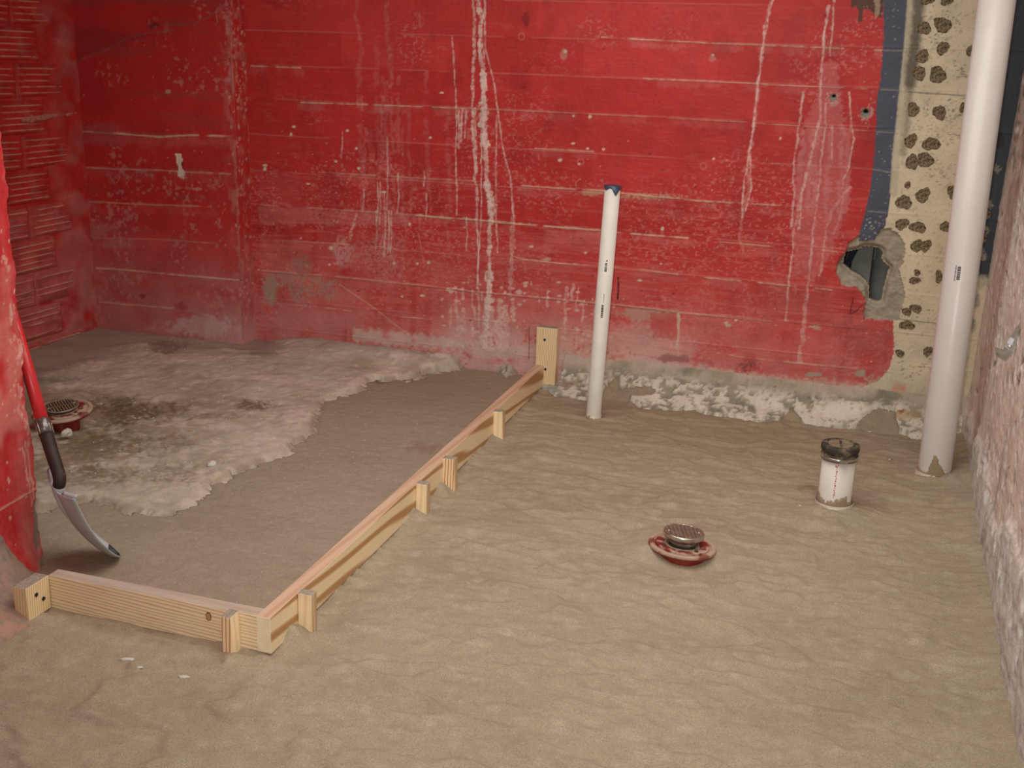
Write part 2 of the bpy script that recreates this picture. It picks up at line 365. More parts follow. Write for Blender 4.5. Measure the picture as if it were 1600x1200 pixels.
for x, y0, y1 in ((605, 215, 345), (590, 285, 345), (594, 285, 350), (601, 300, 400), (611, 330, 400), (622, 270, 335), (535, 205, 245), (568, 290, 330), (588, 330, 390), (607, 330, 395), (729, 340, 392), (666, 300, 345), (663, 268, 290)):
    drips([(x, y0), (x+1, (y0+y1)/2), (x-1, y1)], 1.0, .7)
drips([(557, 335), (549, 360), (546, 375)], 4, .6, br=.25); p.blob(535, 392, 13, 22, L(214, 165, 158), .55, 0, .9, speck=.4); p.blob(600, 400, 30, 40, L(208, 150, 146), .35, 0, 1, speck=.4)
for x, y0, y1, w in ((712, 452, 470, 2), (722, 452, 466, 3), (737, 455, 480, 1.6), (752, 457, 470, 1.6), (712, 470, 515, 3), (716, 490, 520, 6), (724, 485, 520, 4), (742, 480, 500, 2), (747, 455, 530, 2), (703, 478, 512, 2), (738, 500, 525, 3), (765, 470, 545, 8), (790, 480, 540, 7), (800, 470, 500, 5), (780, 470, 560, 6)):
    drips([(x, y0), (x+1.5, y1)], w, .65, L(224, 192, 180), br=.25, wob=1.5)
for x, y0, y1, w in ((886, 450, 500, 3), (895, 445, 470, 3), (884, 490, 520, 2), (912, 470, 500, 2), (858, 455, 480, 2), (902, 450, 480, 1.5), (930, 470, 540, 1), (1060, 490, 555, 1.2)):
    drips([(x, y0), (x-2, (y0+y1)/2), (x, y1)], w, .7, br=.3, wob=3)
drips([(1207, -5), (1195, 39), (1192, 75), (1184, 135), (1180, 186), (1171, 240), (1168, 300), (1157, 357), (1156, 378), (1162, 395)], 3.2, .62, L(216, 152, 140), wob=1.5)
drips([(1209, -5), (1200, 25), (1199, 45), (1192, 75), (1183, 140), (1175, 200), (1172, 245), (1173, 295), (1165, 330)], 1.3, .8, wob=1); drips([(1194, 40), (1190, 85), (1184, 135), (1178, 190), (1168, 250), (1161, 300), (1160, 340)], 1.2, .75, wob=1)
R2 = [([(1294, 9), (1288, 51), (1284, 100), (1282, 135), (1282, 180), (1276, 210), (1261, 270), (1252, 300), (1249, 357)], 2.3, .85), ([(1253, 298), (1240, 360), (1235, 420), (1231, 459), (1228, 500)], 1.8, .75),
      ([(1303, -5), (1301, 40), (1297, 87)], 1.5, .7), ([(1256, 144), (1249, 195), (1240, 255), (1240, 300), (1237, 354)], 1.8, .75), ([(1292, 162), (1288, 210), (1282, 255), (1279, 300), (1270, 357), (1267, 405), (1261, 468)], 1.8, .75),
      ([(1261, 460), (1255, 516), (1249, 564)], 4, .42), ([(1327, 144), (1330, 192), (1334, 216), (1327, 255), (1315, 294)], 1.3, .75), ([(1301, 198), (1300, 255)], 1.5, .7), ([(1327, 294), (1300, 330), (1291, 357), (1285, 400), (1281, 430)], 2.5, .6), ([(1318, 300), (1312, 340), (1303, 365)], 2, .5)]
for pts, w, a in R2: drips(pts, w, a, wob=1.2)
p.region([(1282, 95), (1308, 95), (1312, 140), (1330, 240), (1326, 320), (1300, 390), (1270, 440), (1240, 430), (1240, 280), (1256, 200), (1276, 150)], L(206, 128, 126), .34, 8)
for x in (1246, 1262, 1272, 1290, 1310, 1320): drips([(x+8, 200), (x+3, 260), (x, 330)], 5, .33, L(214, 160, 158), br=.35, wob=3, soft=2)
# cracks, chips, bolt marks
p.stroke([(530, 444), (587, 483), (617, 507), (638, 522)], .3, CREAM, .45, .001, .5)
for (x, y, rx, ry) in ((882, 84, 5, 9), (1113, 90, 5, 6)): p.blob(x, y, rx, ry, L(186, 120, 110), .8, -.004, .7); p.blob(x+1, y-4, rx*.5, ry*.3, L(210, 190, 170), .8, 0, .5)
p.blob(822, 30, 5, 12, L(110, 26, 28), .6, 0, .7)
for x, y in ((815, 57), (1099, 259), (1215, 528), (1080, 423), (907, 253)): p.stroke([(x+5*math.cos(t*.7), y+5*math.sin(t*.7)) for t in range(10)], .5, L(200, 120, 110), .55)
chips = [(459, 198), (455, 210), (543, 204), (690, 145), (672, 215), (414, 264), (482, 287), (525, 252), (557, 232), (670, 410), (652, 412), (561, 263), (414, 258), (1035, 357), (1033, 412), (1000, 438), (1115, 248), (1219, 216), (830, 385), (915, 395),
         (515, 414), (518, 388), (616, 411), (628, 463), (660, 462), (640, 350), (470, 372), (600, 300), (896, 181), (922, 182), (895, 224), (918, 232), (943, 233), (875, 250), (905, 256), (1150, 500), (1135, 504), (1083, 620)]
for i, (x, y) in enumerate(chips): p.blob(x, y, 2.2+1.2*(i % 3 == 0), 1.8+1.0*(i % 4 == 1), L(216, 192, 170), .95, -.001, .6)
for i in range(330):
    x = rnd.uniform(400, 1390); y = 200+400*rnd.random()**.6 + (x-800)*.1
    p.blob(x, y, rnd.uniform(.5, 1.3), rnd.uniform(.5, 1.2), L(216, 176, 158), .7, 0, .6)
for i in range(60):
    x = rnd.uniform(400, 1390); y = rnd.uniform(5, 580)
    p.blob(x, y, rnd.uniform(1, 3), rnd.uniform(.8, 1.6), L(96, 34, 34), .6, -.001, .8)
for i in range(90):
    x = rnd.uniform(690, 960); y = rnd.uniform(440, 545)
    p.blob(x, y, rnd.uniform(1, 4), rnd.uniform(1, 3), L(222, 190, 178), .7, 0, 1)
p.blob(855, 405, 7, 4, L(196, 165, 145), .8, 0, .6); p.blob(1010, 307, 48, 4.5, L(196, 160, 132), .75, .001, 1.0, speck=.38); p.blob(925, 301, 16, 4, L(196, 160, 132), .6, 0, .8)
p.blob(1010, 490, 46, 9, L(190, 150, 132), .8, -.001, .8); p.stroke([(1060, 490), (1060, 515), (1057, 545)], 1.4, L(205, 180, 150), .8, .001)
p.region([(1016, 488), (1056, 490), (1058, 530), (1020, 530)], L(190, 60, 60), .5, 5)
p.blob(965, 535, 90, 24, L(214, 165, 155), .5, 0, 1, speck=.36); p.blob(1050, 560, 26, 6, L(120, 70, 68), .55, 0, 1); p.blob(1138, 508, 5, 3, L(200, 190, 160), .8, 0, .6)
p.blob(1172, 573, 14, 7, L(110, 70, 74), .75, 0, 1.1, speck=.45); p.blob(1272, 585, 10, 4, L(168, 158, 140), .9, 0, 1); p.blob(1342, 583, 7, 4, L(168, 158, 140), .9, 0, 1); p.blob(1275, 510, 9, 5, L(190, 170, 150), .8, 0, 1, speck=.4)
p.region([(1290, 500), (1395, 515), (1396, 560), (1330, 560)], L(150, 70, 66), .42, 10, 0, .42)
# pencil and crayon marks
p.stroke([(966, 433), (966.5, 450), (965, 467)], .75, L(40, 20, 22), 1, 0, .4, .7); p.stroke([(1333, 465), (1330, 480), (1328, 491), (1338, 486), (1347, 476)], .5, L(60, 22, 24), .85, 0, .5, .7, .3)
p.stroke([(827, 510), (827, 540), (826, 560)], .5, L(90, 60, 62), .7, 0, .4, .7)
# blue band, cream panel, dark strip in the corner
nz = (p.n2-.5)
p.region([(1378, -20), (1381, 27), (1381, 60), (1378, 90), (1376, 126), (1370, 156), (1369, 195), (1366, 240), (1360, 294), (1354, 324), (1345, 357), (1338, 380), (1400, 400), (1396, 330), (1415, 120), (1425, -20)], BLUE, 1, 1.6)
p.region([(1330, -20), (1330, 12), (1340, 10), (1342, 34), (1347, 36), (1349, 12), (1368, 22), (1378, 30), (1380, -20)], L(58, 62, 50), .85, 2.5); p.region([(1364, -20), (1376, -20), (1374, 22), (1368, 30)], L(176, 150, 120), .8, 2)
p.region([(1421, -20), (1420, 60), (1414, 99), (1408, 144), (1403, 186), (1396, 255), (1393, 294), (1387, 333), (1384, 351), (1372, 372), (1395, 420), (1396, 520), (1397, 552), (1387, 579), (1372, 596), (1350, 603), (1340, 640), (1640, 700), (1640, -20)], PANEL, 1, 1.4)
RP = [(1376, -20), (1384, 27), (1380, 60)]
pan = inpoly(U, V, [(1423, -20), (1410, 144), (1395, 294), (1388, 351), (1398, 552), (1380, 640), (1700, 700), (1700, -20)])
p.mix(pan*np.clip((med-.45)*.9, 0, .5), L(192, 178, 144)); p.mix(pan*sst(.66, .74, grainy)*.35, L(132, 120, 96))
p.mix(pan*sst(430, 600, V)*.5*sst(.3, .6, med), L(206, 196, 172))
p.stroke([(1424, -10), (1418, 70), (1410, 150), (1400, 240), (1396, 300)], 5, L(196, 184, 158), .9, .001, .2, 2)
p.stroke([(1437, -10), (1433, 40), (1427, 90), (1422, 130)], 6, L(70, 64, 52), .85, 0, .5, 9); p.stroke([(1424, 120), (1418, 180), (1411, 240)], 3, L(110, 100, 82), .6, 0, .5, 7)
for x0, x1, y, n in ((1440, 1480, 58, 50), (1440, 1510, 172, 90), (1420, 1500, 205, 60), (1440, 1510, 270, 70), (1430, 1500, 40, 40), (1490, 1512, 110, 40), (1425, 1480, 500, 40), (1400, 1470, 580, 50), (1450, 1500, 30, 30)):
    for k in range(n): p.blob(rnd.uniform(x0, x1), y+rnd.gauss(0, 9), rnd.uniform(.5, 2), rnd.uniform(.4, 1.0), L(110, 100, 80), .6, 0, 1.3)
p.stroke([(1420, 144), (1470, 147), (1510, 150)], .6, L(96, 84, 64), .7, -.001); p.stroke([(1395, 497), (1440, 503), (1462, 505)], .5, L(110, 100, 80), .7)
for pts in ([(1381, 79), (1416, 80)], [(1376, 140), (1410, 142)], [(1370, 206), (1402, 208)], [(1364, 265), (1396, 270)], [(1356, 330), (1386, 333)]): p.stroke(pts, .6, L(150, 146, 140), .6, .001)
for i in range(70): p.blob(rnd.uniform(1345, 1415), rnd.uniform(5, 385), rnd.uniform(.6, 1.6), rnd.uniform(.6, 1.4), L(176, 170, 160), .6, 0, .6)
for i in range(50): p.blob(rnd.uniform(1350, 1390), rnd.uniform(340, 385), rnd.uniform(.6, 1.8), rnd.uniform(.6, 1.6), L(190, 182, 168), .7, 0, .6)
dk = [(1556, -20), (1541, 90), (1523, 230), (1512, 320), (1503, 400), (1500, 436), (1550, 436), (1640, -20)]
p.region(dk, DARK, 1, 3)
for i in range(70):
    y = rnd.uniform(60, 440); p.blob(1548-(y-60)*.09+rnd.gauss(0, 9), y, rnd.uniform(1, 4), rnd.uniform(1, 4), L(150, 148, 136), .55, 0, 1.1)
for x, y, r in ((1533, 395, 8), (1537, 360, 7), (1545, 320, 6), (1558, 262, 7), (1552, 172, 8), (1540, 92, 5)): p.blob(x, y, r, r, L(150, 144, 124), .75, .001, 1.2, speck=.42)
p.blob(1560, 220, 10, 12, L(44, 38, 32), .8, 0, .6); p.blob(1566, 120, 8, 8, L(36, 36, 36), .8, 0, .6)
p.blob(1520, 470, 12, 14, L(140, 138, 122), .8, 0, .8); p.blob(1514, 505, 10, 12, L(132, 132, 124), .8, 0, .7); p.blob(1530, 440, 14, 10, L(186, 178, 156), .8, 0, .8)
p.blob(1403, 607, 9, 9, L(226, 140, 112), .85, 0, .8)
p.region([(1350, 585), (1640, 640), (1640, 720), (1330, 690)], L(190, 182, 160), .45, 8, 0, .4); p.blob(1440, 625, 45, 8, L(120, 116, 106), .6, 0, 1.2, speck=.36)
p.blob(1428, 662, 26, 14, L(176, 150, 104), .6, 0, .8)
# broken render round the hole
HOLE = [(1321, 395), (1330, 393), (1340, 391), (1347, 387), (1352, 386), (1362, 386), (1375, 389), (1380, 393), (1380, 398), (1378, 405), (1383, 411), (1391, 418), (1388, 428), (1384, 440), (1381, 455), (1378, 470), (1372, 474), (1365, 473), (1358, 469), (1357, 455), (1357, 448), (1350, 438), (1342, 432), (1330, 426), (1316, 414), (1318, 405)]
RIM = [(1340, 371), (1352, 376), (1366, 374), (1377, 357), (1390, 356), (1409, 372), (1415, 387), (1412, 410), (1404, 421), (1410, 437), (1414, 462), (1404, 500), (1375, 500), (1350, 499), (1351, 469), (1346, 455), (1337, 450), (1314, 445), (1306, 427), (1312, 402), (1322, 394), (1325, 380)]
rm = p.region(RIM, CONC, 1, 3)
m = p.box(1290, 1430, 345, 515); hd = np.full(p.n, 99.0); hd[m] = dist_poly(U[m], V[m], HOLE+HOLE[:1])
hole_in = np.zeros(p.n, bool); hole_in[m] = inpoly(U[m]+(p.n1[m]-.5)*2.5, V[m]+(p.n3[m]-.5)*2, HOLE)
p.mix(rm*(np.clip(.75*(fbm(X*70, Z*70, 3, 41)-.35), 0, .6)), L(120, 112, 100))
p.h += np.where(rm, -.006-.012*fbm(X*40, Z*40, 3, 44), 0) - .022*sst(7, 0, hd)*(rm | hole_in)
# two anchor holes
for x, y, r in ((1302, 152, 5.5), (1352, 176, 7)):
    p.blob(x, y, r*1.5, r*1.7, L(196, 170, 156), .6, 0, 1.2, speck=.42); p.blob(x, y+1, r*.9, r, L(128, 130, 124), 1, -.006, .3); p.blob(x+1, y-2, r*.45, r*.4, L(16, 16, 18), 1, -.03, .2)
# drips run over ridges, bigger wall relief
p.h += .006*(fbm(X*1.6, Z*1.6, 3, 50)-.5) + .0022*(med-.5) + .0015*(grainy-.5)
P1 = P0.copy(); P1[..., 1] -= p.h
fc = hole_in[:-1, :-1] & hole_in[1:, 1:] & hole_in[1:, :-1] & hole_in[:-1, 1:]
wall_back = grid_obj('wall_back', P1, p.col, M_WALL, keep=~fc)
tag(wall_back, 'red painted board-marked concrete wall with white lime drips', kind='structure')

# the thickness of the wall inside the hole and the cavity behind it
M_CONC = plain('broken_concrete', (150, 142, 128), .95, .1, var=.25, scale=60, bump=.8, bscale=110)
M_CAV = plain('cavity_grey', (104, 104, 98), .9, .1, var=.2, scale=20)
hp = [onY(x, y, YW) for x, y in HOLE]
cx, cz = np.mean([q[0] for q in hp]), np.mean([q[2] for q in hp])
bm = bmesh.new(); rings = []
for dy, sc in ((.034, 1.05), (.06, 1.0), (.10, 1.06), (.14, 1.12)):
    rings.append([bm.verts.new((cx+(q[0]-cx)*sc+rnd.uniform(-.002, .002), YW+dy, cz+(q[2]-cz)*sc+rnd.uniform(-.002, .002))) for q in hp])
for a, b in zip(rings[:-1], rings[1:]):
    for i in range(len(a)): bm.faces.new((a[i], a[(i+1) % len(a)], b[(i+1) % len(b)], b[i]))
bmobj('hole_rim', bm, M_CONC, wall_back)
bm = bmesh.new(); box_bm(cx-.32, cx+.32, YW+.14, YW+.5, .05, 1.2, bm)
for f in list(bm.faces):
    if abs(f.calc_center_median().y-(YW+.14)) < .001: bm.faces.remove(f)
bmobj('wall_cavity', bm, M_CAV, wall_back)
M_DUCT = plain('grey_duct', (140, 140, 132), .6, .4, var=.1); M_DARKB = plain('dark_blue_board', (44, 50, 66), .8, .2, var=.3, scale=80)
q = onY(1369, 430, YW+.24)
duct = bmobj('cavity_pipe', tube_bm([(q[0]+.03, YW+.27, .06), (q[0]+.03, YW+.27, 1.15)], .055, 24), M_DUCT)
tag(duct, 'grey vertical pipe inside the broken hole in the wall', 'pipe')
q = onY(1340, 420, YW+.22)
st = bmobj('cavity_stud', box_bm(q[0]-.028, q[0]+.052, YW+.17, YW+.215, .06, 1.15), M_DUCT, bevel=.002)
tag(st, 'flat grey upright board behind the left of the wall hole', 'board')
q = onY(1322, 412, YW+.17)
bm = box_bm(-.012, .012, -.006, .006, -.4, .4); lath = bmobj('cavity_lath', bm, M_DARKB, loc=(q[0]+.004, YW+.158, q[2])); lath.rotation_euler = (0, .36, 0)
tag(lath, 'dark slanting lath at the left edge inside the wall hole', 'lath')
q = onY(1367, 398, YW+.2)
rod = bmobj('cavity_rod', tube_bm([(q[0], YW+.195, q[2]-.02), (q[0], YW+.195, q[2]+.3)], .004, 10), plain('pale_rod', (150, 170, 172), .5))
tag(rod, 'thin pale rod hanging in the top of the wall hole', 'rod')

# dabs of old tile adhesive left on the cream panel
M_DAB = plain('old_adhesive', (146, 130, 102), .9, .15, var=.5, scale=220, bump=1.5, bscale=260, dirt=(72, 56, 42), dirt_lo=.47, dirt_scale=120)
DABS = [(1449, 1, 9, 6), (1479, 2, 8, 6), (1443, 44, 10, 10), (1473, 39, 13, 11), (1473, 75, 8, 10), (1441, 88, 10, 9), (1436, 114, 9, 11), (1465, 117, 13, 11), (1515, 79, 5, 7), (1427, 171, 9, 10), (1468, 176, 9, 11), (1423, 220, 9, 10), (1455, 225, 12, 10),
        (1425, 253, 8, 13), (1446, 250, 13, 10), (1418, 289, 5, 5), (1442, 305, 11, 11), (1412, 316, 11, 12), (1505, 168, 5, 8), (1488, 300, 7, 11), (1409, 350, 10, 9), (1434, 355, 12, 9), (1432, 384, 9, 9), (1446, 384, 9, 9), (1429, 438, 8, 6), (1433, 426, 5, 5),
        (1477, 354, 7, 9), (1467, 432, 6, 10), (1417, 508, 11, 8), (1431, 482, 9, 7), (1417, 487, 7, 7), (1406, 552, 7, 6), (1450, 549, 7, 8), (1541, 335, 7, 7), (1535, 372, 7, 8)]
for i, (x, y, rx, ry) in enumerate(DABS):
    c = onY(x, y, YW-.002); k = 4.62/F
    bm = bmesh.new(); n = 22; top = bm.verts.new((0, -.002, 0)); prev = None; ph = rnd.uniform(0, 99)
    for j, (fr, ht) in enumerate(((.3, .0022), (.62, .0034), (.86, .0032), (1.0, -.002))):
        ring = []
        for t in range(n):
            a = 2*math.pi*t/n; w = 1+.13*math.sin(2*a+ph)+.10*math.sin(3*a+ph*2)+.06*math.sin(7*a+ph)+rnd.uniform(-.06, .06)
            ring.append(bm.verts.new((rx*k*fr*w*math.cos(a), -ht*(1+.35*math.sin(5*a+j*2+ph))+(0 if ht > 0 else .004), ry*k*fr*w*math.sin(a))))
        for t in range(n):
            bm.faces.new((top, ring[t], ring[(t+1) % n]) if prev is None else (prev[t], ring[t], ring[(t+1) % n], prev[(t+1) % n]))
        prev = ring
    bmobj('adhesive_dab', bm, M_DAB, wall_back, loc=tuple(c))

# ------------------------------------------------------------------ alcove back wall and the step
xs = np.concatenate([np.arange(XL-.02, XS, .005), [XS-.004, XS, XS+.003]]); xs = np.unique(np.round(xs, 4)); xs.sort()
ys_ret = np.linspace(YA+.006, YW+.02, 28)
zs = np.concatenate([np.arange(.0, 1.8, .005), np.linspace(1.82, 2.5, 14)])
nx = len(xs)
pathx = np.concatenate([xs, np.full(len(ys_ret), XS+.004)]); pathy = np.concatenate([np.full(nx, YA), ys_ret])
X, Z = np.meshgrid(pathx, zs); Y = np.meshgrid(pathy, zs)[0]
P0 = np.stack([X, Y, Z], -1); p = Paint(P0, RED); U, V = p.u, p.v
A = X+Y
big = fbm(A*1.5, Z*2.2, 4, 60); med = fbm(A*10, Z*14, 4, 61); gr = fbm(A*90, Z*90, 3, 62)
p.col *= (1+.25*(big-.5))[..., None]
p.mix(np.clip((fbm(A*3, Z*22, 4, 66)-.52)*1.6, 0, .35), L(150, 70, 66))
low = sst(310, 520, V-(U-250)*.1)
p.mix(np.clip(low*(.62+.9*(med-.4)), 0, .8), L(186, 120, 116))
p.mix(sst(475, 522, V-(U-330)*.12)*sst(240, 330, U)*.6*sst(.3, .55, med), L(204, 156, 156))
for pts, w, a in (([(124, 205), (150, 207), (190, 209), (250, 214), (300, 211), (362, 213)], 1.1, .95), ([(135, 262), (180, 264), (250, 266), (360, 272)], .8, .6), ([(140, 315), (220, 319), (330, 323)], .7, .55),
                  ([(150, 419), (200, 422), (260, 428), (330, 434), (372, 438)], .9, .95), ([(155, 472), (200, 476), (272, 482)], .9, .6), ([(145, 372), (250, 374), (340, 380)], .6, .3)):
    p.stroke([(x, y+7) for x, y in pts], 7, L(196, 110, 104), .3*a, 0, .8, 6, .4); p.stroke(pts, w*.7, CREAM, a*.85, .003, .6, 1.1, .3)
p.stroke([(118, 96), (160, 80), (205, 56), (240, 50), (272, 48)], .9, L(150, 90, 84), .7, .003, .8, 1.2, .35); p.stroke([(255, 40), (300, 38), (330, 24), (345, 8)], .8, L(130, 90, 84), .6, .003, .8, 1.2, .35)
p.blob(240, 38, 9, 5, L(60, 40, 48), .6, 0, 1.2, speck=.42); p.region([(100, 40), (240, 55), (190, 70), (120, 95)], L(120, 50, 50), .35, 8)
p.region([(275, 240), (283, 240), (287, 252), (284, 262), (290, 268), (289, 279), (278, 276), (279, 262), (275, 252)], L(222, 204, 180), 1, 1.5, -.002); p.blob(285, 256, 2, 4, L(60, 40, 40), .9, 0, .5)
p.blob(263, 143, 4, 3, L(190, 160, 140), .8, 0, .8); p.blob(305, 295, 9, 2, L(196, 160, 140), .6, 0, .8); p.blob(335, 290, 12, 9, L(196, 140, 130), .5, 0, 1.2, speck=.45)
p.blob(150, 360, 22, 12, L(186, 120, 112), .55, 0, .9); p.blob(160, 200, 36, 9, L(170, 84, 80), .5, 0, .8); p.blob(160, 215, 30, 14, L(164, 74, 72), .5, 0, .9); p.blob(180, 380, 28, 9, L(180, 120, 110), .5, 0, .9)
p.blob(320, 510, 50, 14, L(206, 170, 168), .7, 0, .9); p.blob(222, 463, 6, 4, L(160, 30, 34), .8, 0, .6); p.blob(283, 480, 9, 8, L(160, 40, 44), .5, 0, .8)
# worn arris of the step: lime smears and chips
arr = sst(.075, .0, np.abs(X-XS)) * np.where(Y > YA+.003, .7, 1.0)
p.mix(arr*np.clip((fbm(A*45, Z*22, 4, 70)-.47)*4, 0, .8)*.8, L(190, 124, 114)); p.mix(sst(.60, .68, fbm(A*60, Z*60, 3, 71))*sst(.5, .62, fbm(A*6, Z*6, 3, 72))*.5, L(200, 140, 128))
for i in range(130):
    y = rnd.uniform(5, 520); x = 372+y*.02+rnd.gauss(0, 9)
    p.blob(x, y, rnd.uniform(.6, 1.8), rnd.uniform(.8, 3), L(206, 160, 142), .6, -.002, 1.6)
for i in range(90): p.blob(rnd.uniform(120, 370), rnd.uniform(60, 520), rnd.uniform(.5, 1.1), rnd.uniform(.5, 1.0), L(206, 160, 142), .6, 0, 1)
p.stroke([(361, 70), (363, 160), (366, 240), (370, 330), (375, 420)], 1.0, L(190, 120, 110), .5, .002, .8, 2, .4); p.stroke([(404, 60), (407, 200), (408, 300), (410, 400)], 1.0, CREAM, .5, .001, .8, 1.5, .42)
p.h += .010*(fbm(A*2, Z*2, 3, 75)-.5)+.003*(med-.5)+.002*(gr-.5) - arr*.006*fbm(A*20, Z*14, 3, 77)
P1 = P0.copy(); front = Y <= YA+.003
P1[..., 1] -= np.where(front, p.h, 0); P1[..., 0] += np.where(front, 0, p.h)
wall_alcove = grid_obj('wall_alcove', P1, p.col, M_WALL); tag(wall_alcove, 'dim red alcove wall with dusty foot and a chipped corner', kind='structure')

# ------------------------------------------------------------------ alcove side wall of scored hollow tiles
M_TILE = vcol_mat('painted_tile', rough=.6, spec=.3, grain=240, grain_amt=.16, mott=12, mott_amt=.16, bump=.4, bump_scale=120)
ys = np.arange(2.3, YA+.02, .012); zs = np.concatenate([np.arange(-.02, 1.8, .012), np.linspace(1.82, 2.5, 10)])
Yg, Z = np.meshgrid(ys, zs); P0 = np.stack([np.full_like(Yg, XL-.003), Yg, Z], -1)
p = Paint(P0, RED*.95); med = fbm(Yg*12, Z*12, 4, 80)
p.mix(np.clip((med-.45)*2, 0, .6), L(170, 92, 84)); p.mix(sst(.7, .15, Z)*.75*sst(.2, .55, med), L(188, 124, 116))
# smeared render over the tile ends by the corner
sm = sst(YA-.30, YA-.12, Yg+.16*(fbm(Yg*5, Z*5, 3, 82)-.5)*2)
P0[..., 0] += .014*sm + .008*(med-.5)
p.mix(sm*np.clip((fbm(Yg*9, Z*16, 4, 84)-.5)*2.4, 0, .6), L(188, 116, 108))
wall_left = grid_obj('wall_left', P0, p.col, M_TILE, flip=True); tag(wall_left, 'red painted wall of scored hollow clay tiles at the alcove side', kind='structure')
def tile_mesh(k, length, hgt=.142, dusty=0):
    r = random.Random(100+k); n = 24; prof = []   # (z, x proud, crest)
    ribs = [i for i in range(5) if r.random() > .12]
    prof = [(0, -.006, 0), (.003, .004, 0)]
    for i in range(5):
        z = .018+i*.0262
        if i in ribs: prof += [(z-.008, .004, 0), (z-.0035, .0085, .35), (z-.0005, .0095, 1), (z+.002, .0085, .5), (z+.004, .0035, 0)]
    prof += [(hgt-.003, .004, 0), (hgt, -.006, 0)]
    ysn = np.concatenate([[0, .003], np.linspace(.012, length-.012, n), [length-.003, length]])
    P = np.zeros((len(prof), len(ysn), 3)); col = np.zeros(P.shape)
    for a, (z, x, cr) in enumerate(prof):
        lo = r.uniform(0, .2)*length; hi = length*(1-r.uniform(0, .15)) if r.random() < .7 else length*r.uniform(.5, .8)
        for b, y in enumerate(ysn):
            edge = 1 if 1 < b < len(ysn)-2 else 0
            w = fbm(np.array(y*30+k*7), np.array(z*40+k*3), 3, 90)
            on = 1 if lo < y < hi else .15
            P[a, b] = ((x*on if cr > 0 else x)*edge + (-.006 if b in (0, len(ysn)-1) else .003*(1-edge)) + (w-.5)*.003, y, z)
            base = RED*(.92+.3*(w-.5)); base = base + (L(176, 96, 88)-base)*np.clip((fbm(np.array(y*14+k), np.array(z*14), 3, 95)-.45)*1.6, 0, .5)
            if dusty: base = base + (L(190, 122, 114)-base)*dusty*(.35+.65*w)
            col[a, b] = base + (L(206, 160, 138)-base)*cr*(.9 if dusty else .75)*on*(1 if w > .3 else .5)
    return P, col
TM = {}
pitch_y, pitch_z = .300, .155
row = 0; z0 = .085-pitch_z
while z0 < 1.9:
    off = (row % 2)*.14+.03; y0 = YA-.075-off
    while y0 > 2.9:
        k = ((row*3+int(y0*10)) % 6, 2 if z0 < .3 else 1 if z0 < .62 else 0)
        ln_ = .288
        if k not in TM:
            P, col = tile_mesh(k[0]+k[1]*6, ln_, dusty=(0, .4, .7)[k[1]]); o = grid_obj('tile', P, col, M_TILE, parent=wall_left, smooth=False, flip=True); TM[k] = o.data
        else:
            o = bpy.data.objects.new('tile', TM[k]); C.objects.link(o); o.parent = wall_left
        o.location = (XL+rnd.uniform(-.002, .003), y0-ln_, z0+rnd.uniform(-.003, .003)); o.rotation_euler = (rnd.uniform(-.012, .012), 0, 0)
        y0 -= pitch_y
    z0 += pitch_z; row += 1
bm = bmesh.new()   # a bed joint slushed with mortar, pale along one course
qa, qb = onX(30, 188, XL), onX(118, 176, XL)
for i in range(30):
    t = i/29; y = qa[1]+(qb[1]-qa[1])*t; z = qa[2]+(qb[2]-qa[2])*t
    w = .006+.026*fbm(np.array(t*9), np.array(3.), 3, 97)*min(1, t*4+.2)*min(1, (1-t)*5+.3)
    s = [bm.verts.new((XL+x, y, z+dz)) for x, dz in ((.0, -w), (.009, -w*.8), (.011+.002*rnd.random(), 0), (.009, w*.7), (0, w))]
    if i:
        for a in range(4): bm.faces.new((pv[a], pv[a+1], s[a+1], s[a]))
    pv = s
bmobj('mortar_smear', bm, plain('pale_mortar', (176, 120, 104), .9, .1, var=.3, scale=60, bump=.6), wall_left, smooth=True)

# ------------------------------------------------------------------ right wall: keyed render, seen at a grazing angle
def xr(y): return .585 - .075*np.clip((4.54-y)/2.4, 0, 1.4)
ys = np.concatenate([np.linspace(-.6, 1.7, 24), np.arange(1.72, 4.66, .0065)]); zs = np.concatenate([np.arange(-.06, 1.75, .0055), np.linspace(1.77, 2.5, 14)])
Yg, Z = np.meshgrid(ys, zs); n1 = fbm(Yg*7, Z*4, 4, 110); n2 = fbm(Yg*12, Z*40, 4, 111); n3 = fbm(Yg*2, Z*1.4, 3, 112); n4 = fbm(Yg*28, Z*70, 3, 113)
hgt = .016*(n3-.5)+.012*(n1-.5)+.004*(n2-.5)+.003*(n4-.5)
col = np.empty(Yg.shape+(3,)); col[:] = L(226, 214, 202)
col += (L(200, 182, 168)-col)*np.clip((n1-.45)*2.2, 0, .7)[..., None]; col += (L(226, 212, 198)-col)*np.clip((n2-.5)*2, 0, .5)[..., None]
# vertical key slots
r2 = np.random.default_rng(5)
for i in range(620):
    y = r2.uniform(1.8, 4.5); z = r2.uniform(.12, 1.7); hw = r2.uniform(.010, .024); hh = r2.uniform(.012, .030)
    i0, i1 = np.searchsorted(ys, [y-.06, y+.06]); j0, j1 = np.searchsorted(zs, [z-.06, z+.06])
    if i1 <= i0 or j1 <= j0: continue
    sl = (slice(j0, j1), slice(i0, i1)); d = np.hypot((Yg[sl]-y-(Z[sl]-z)*.12)/hw, (Z[sl]-z)/hh); a = sst(1.25, .6, d)
    hgt[sl] -= .008*a; col[sl] += (L(112, 94, 82)-col[sl])*(.75*a)[..., None]
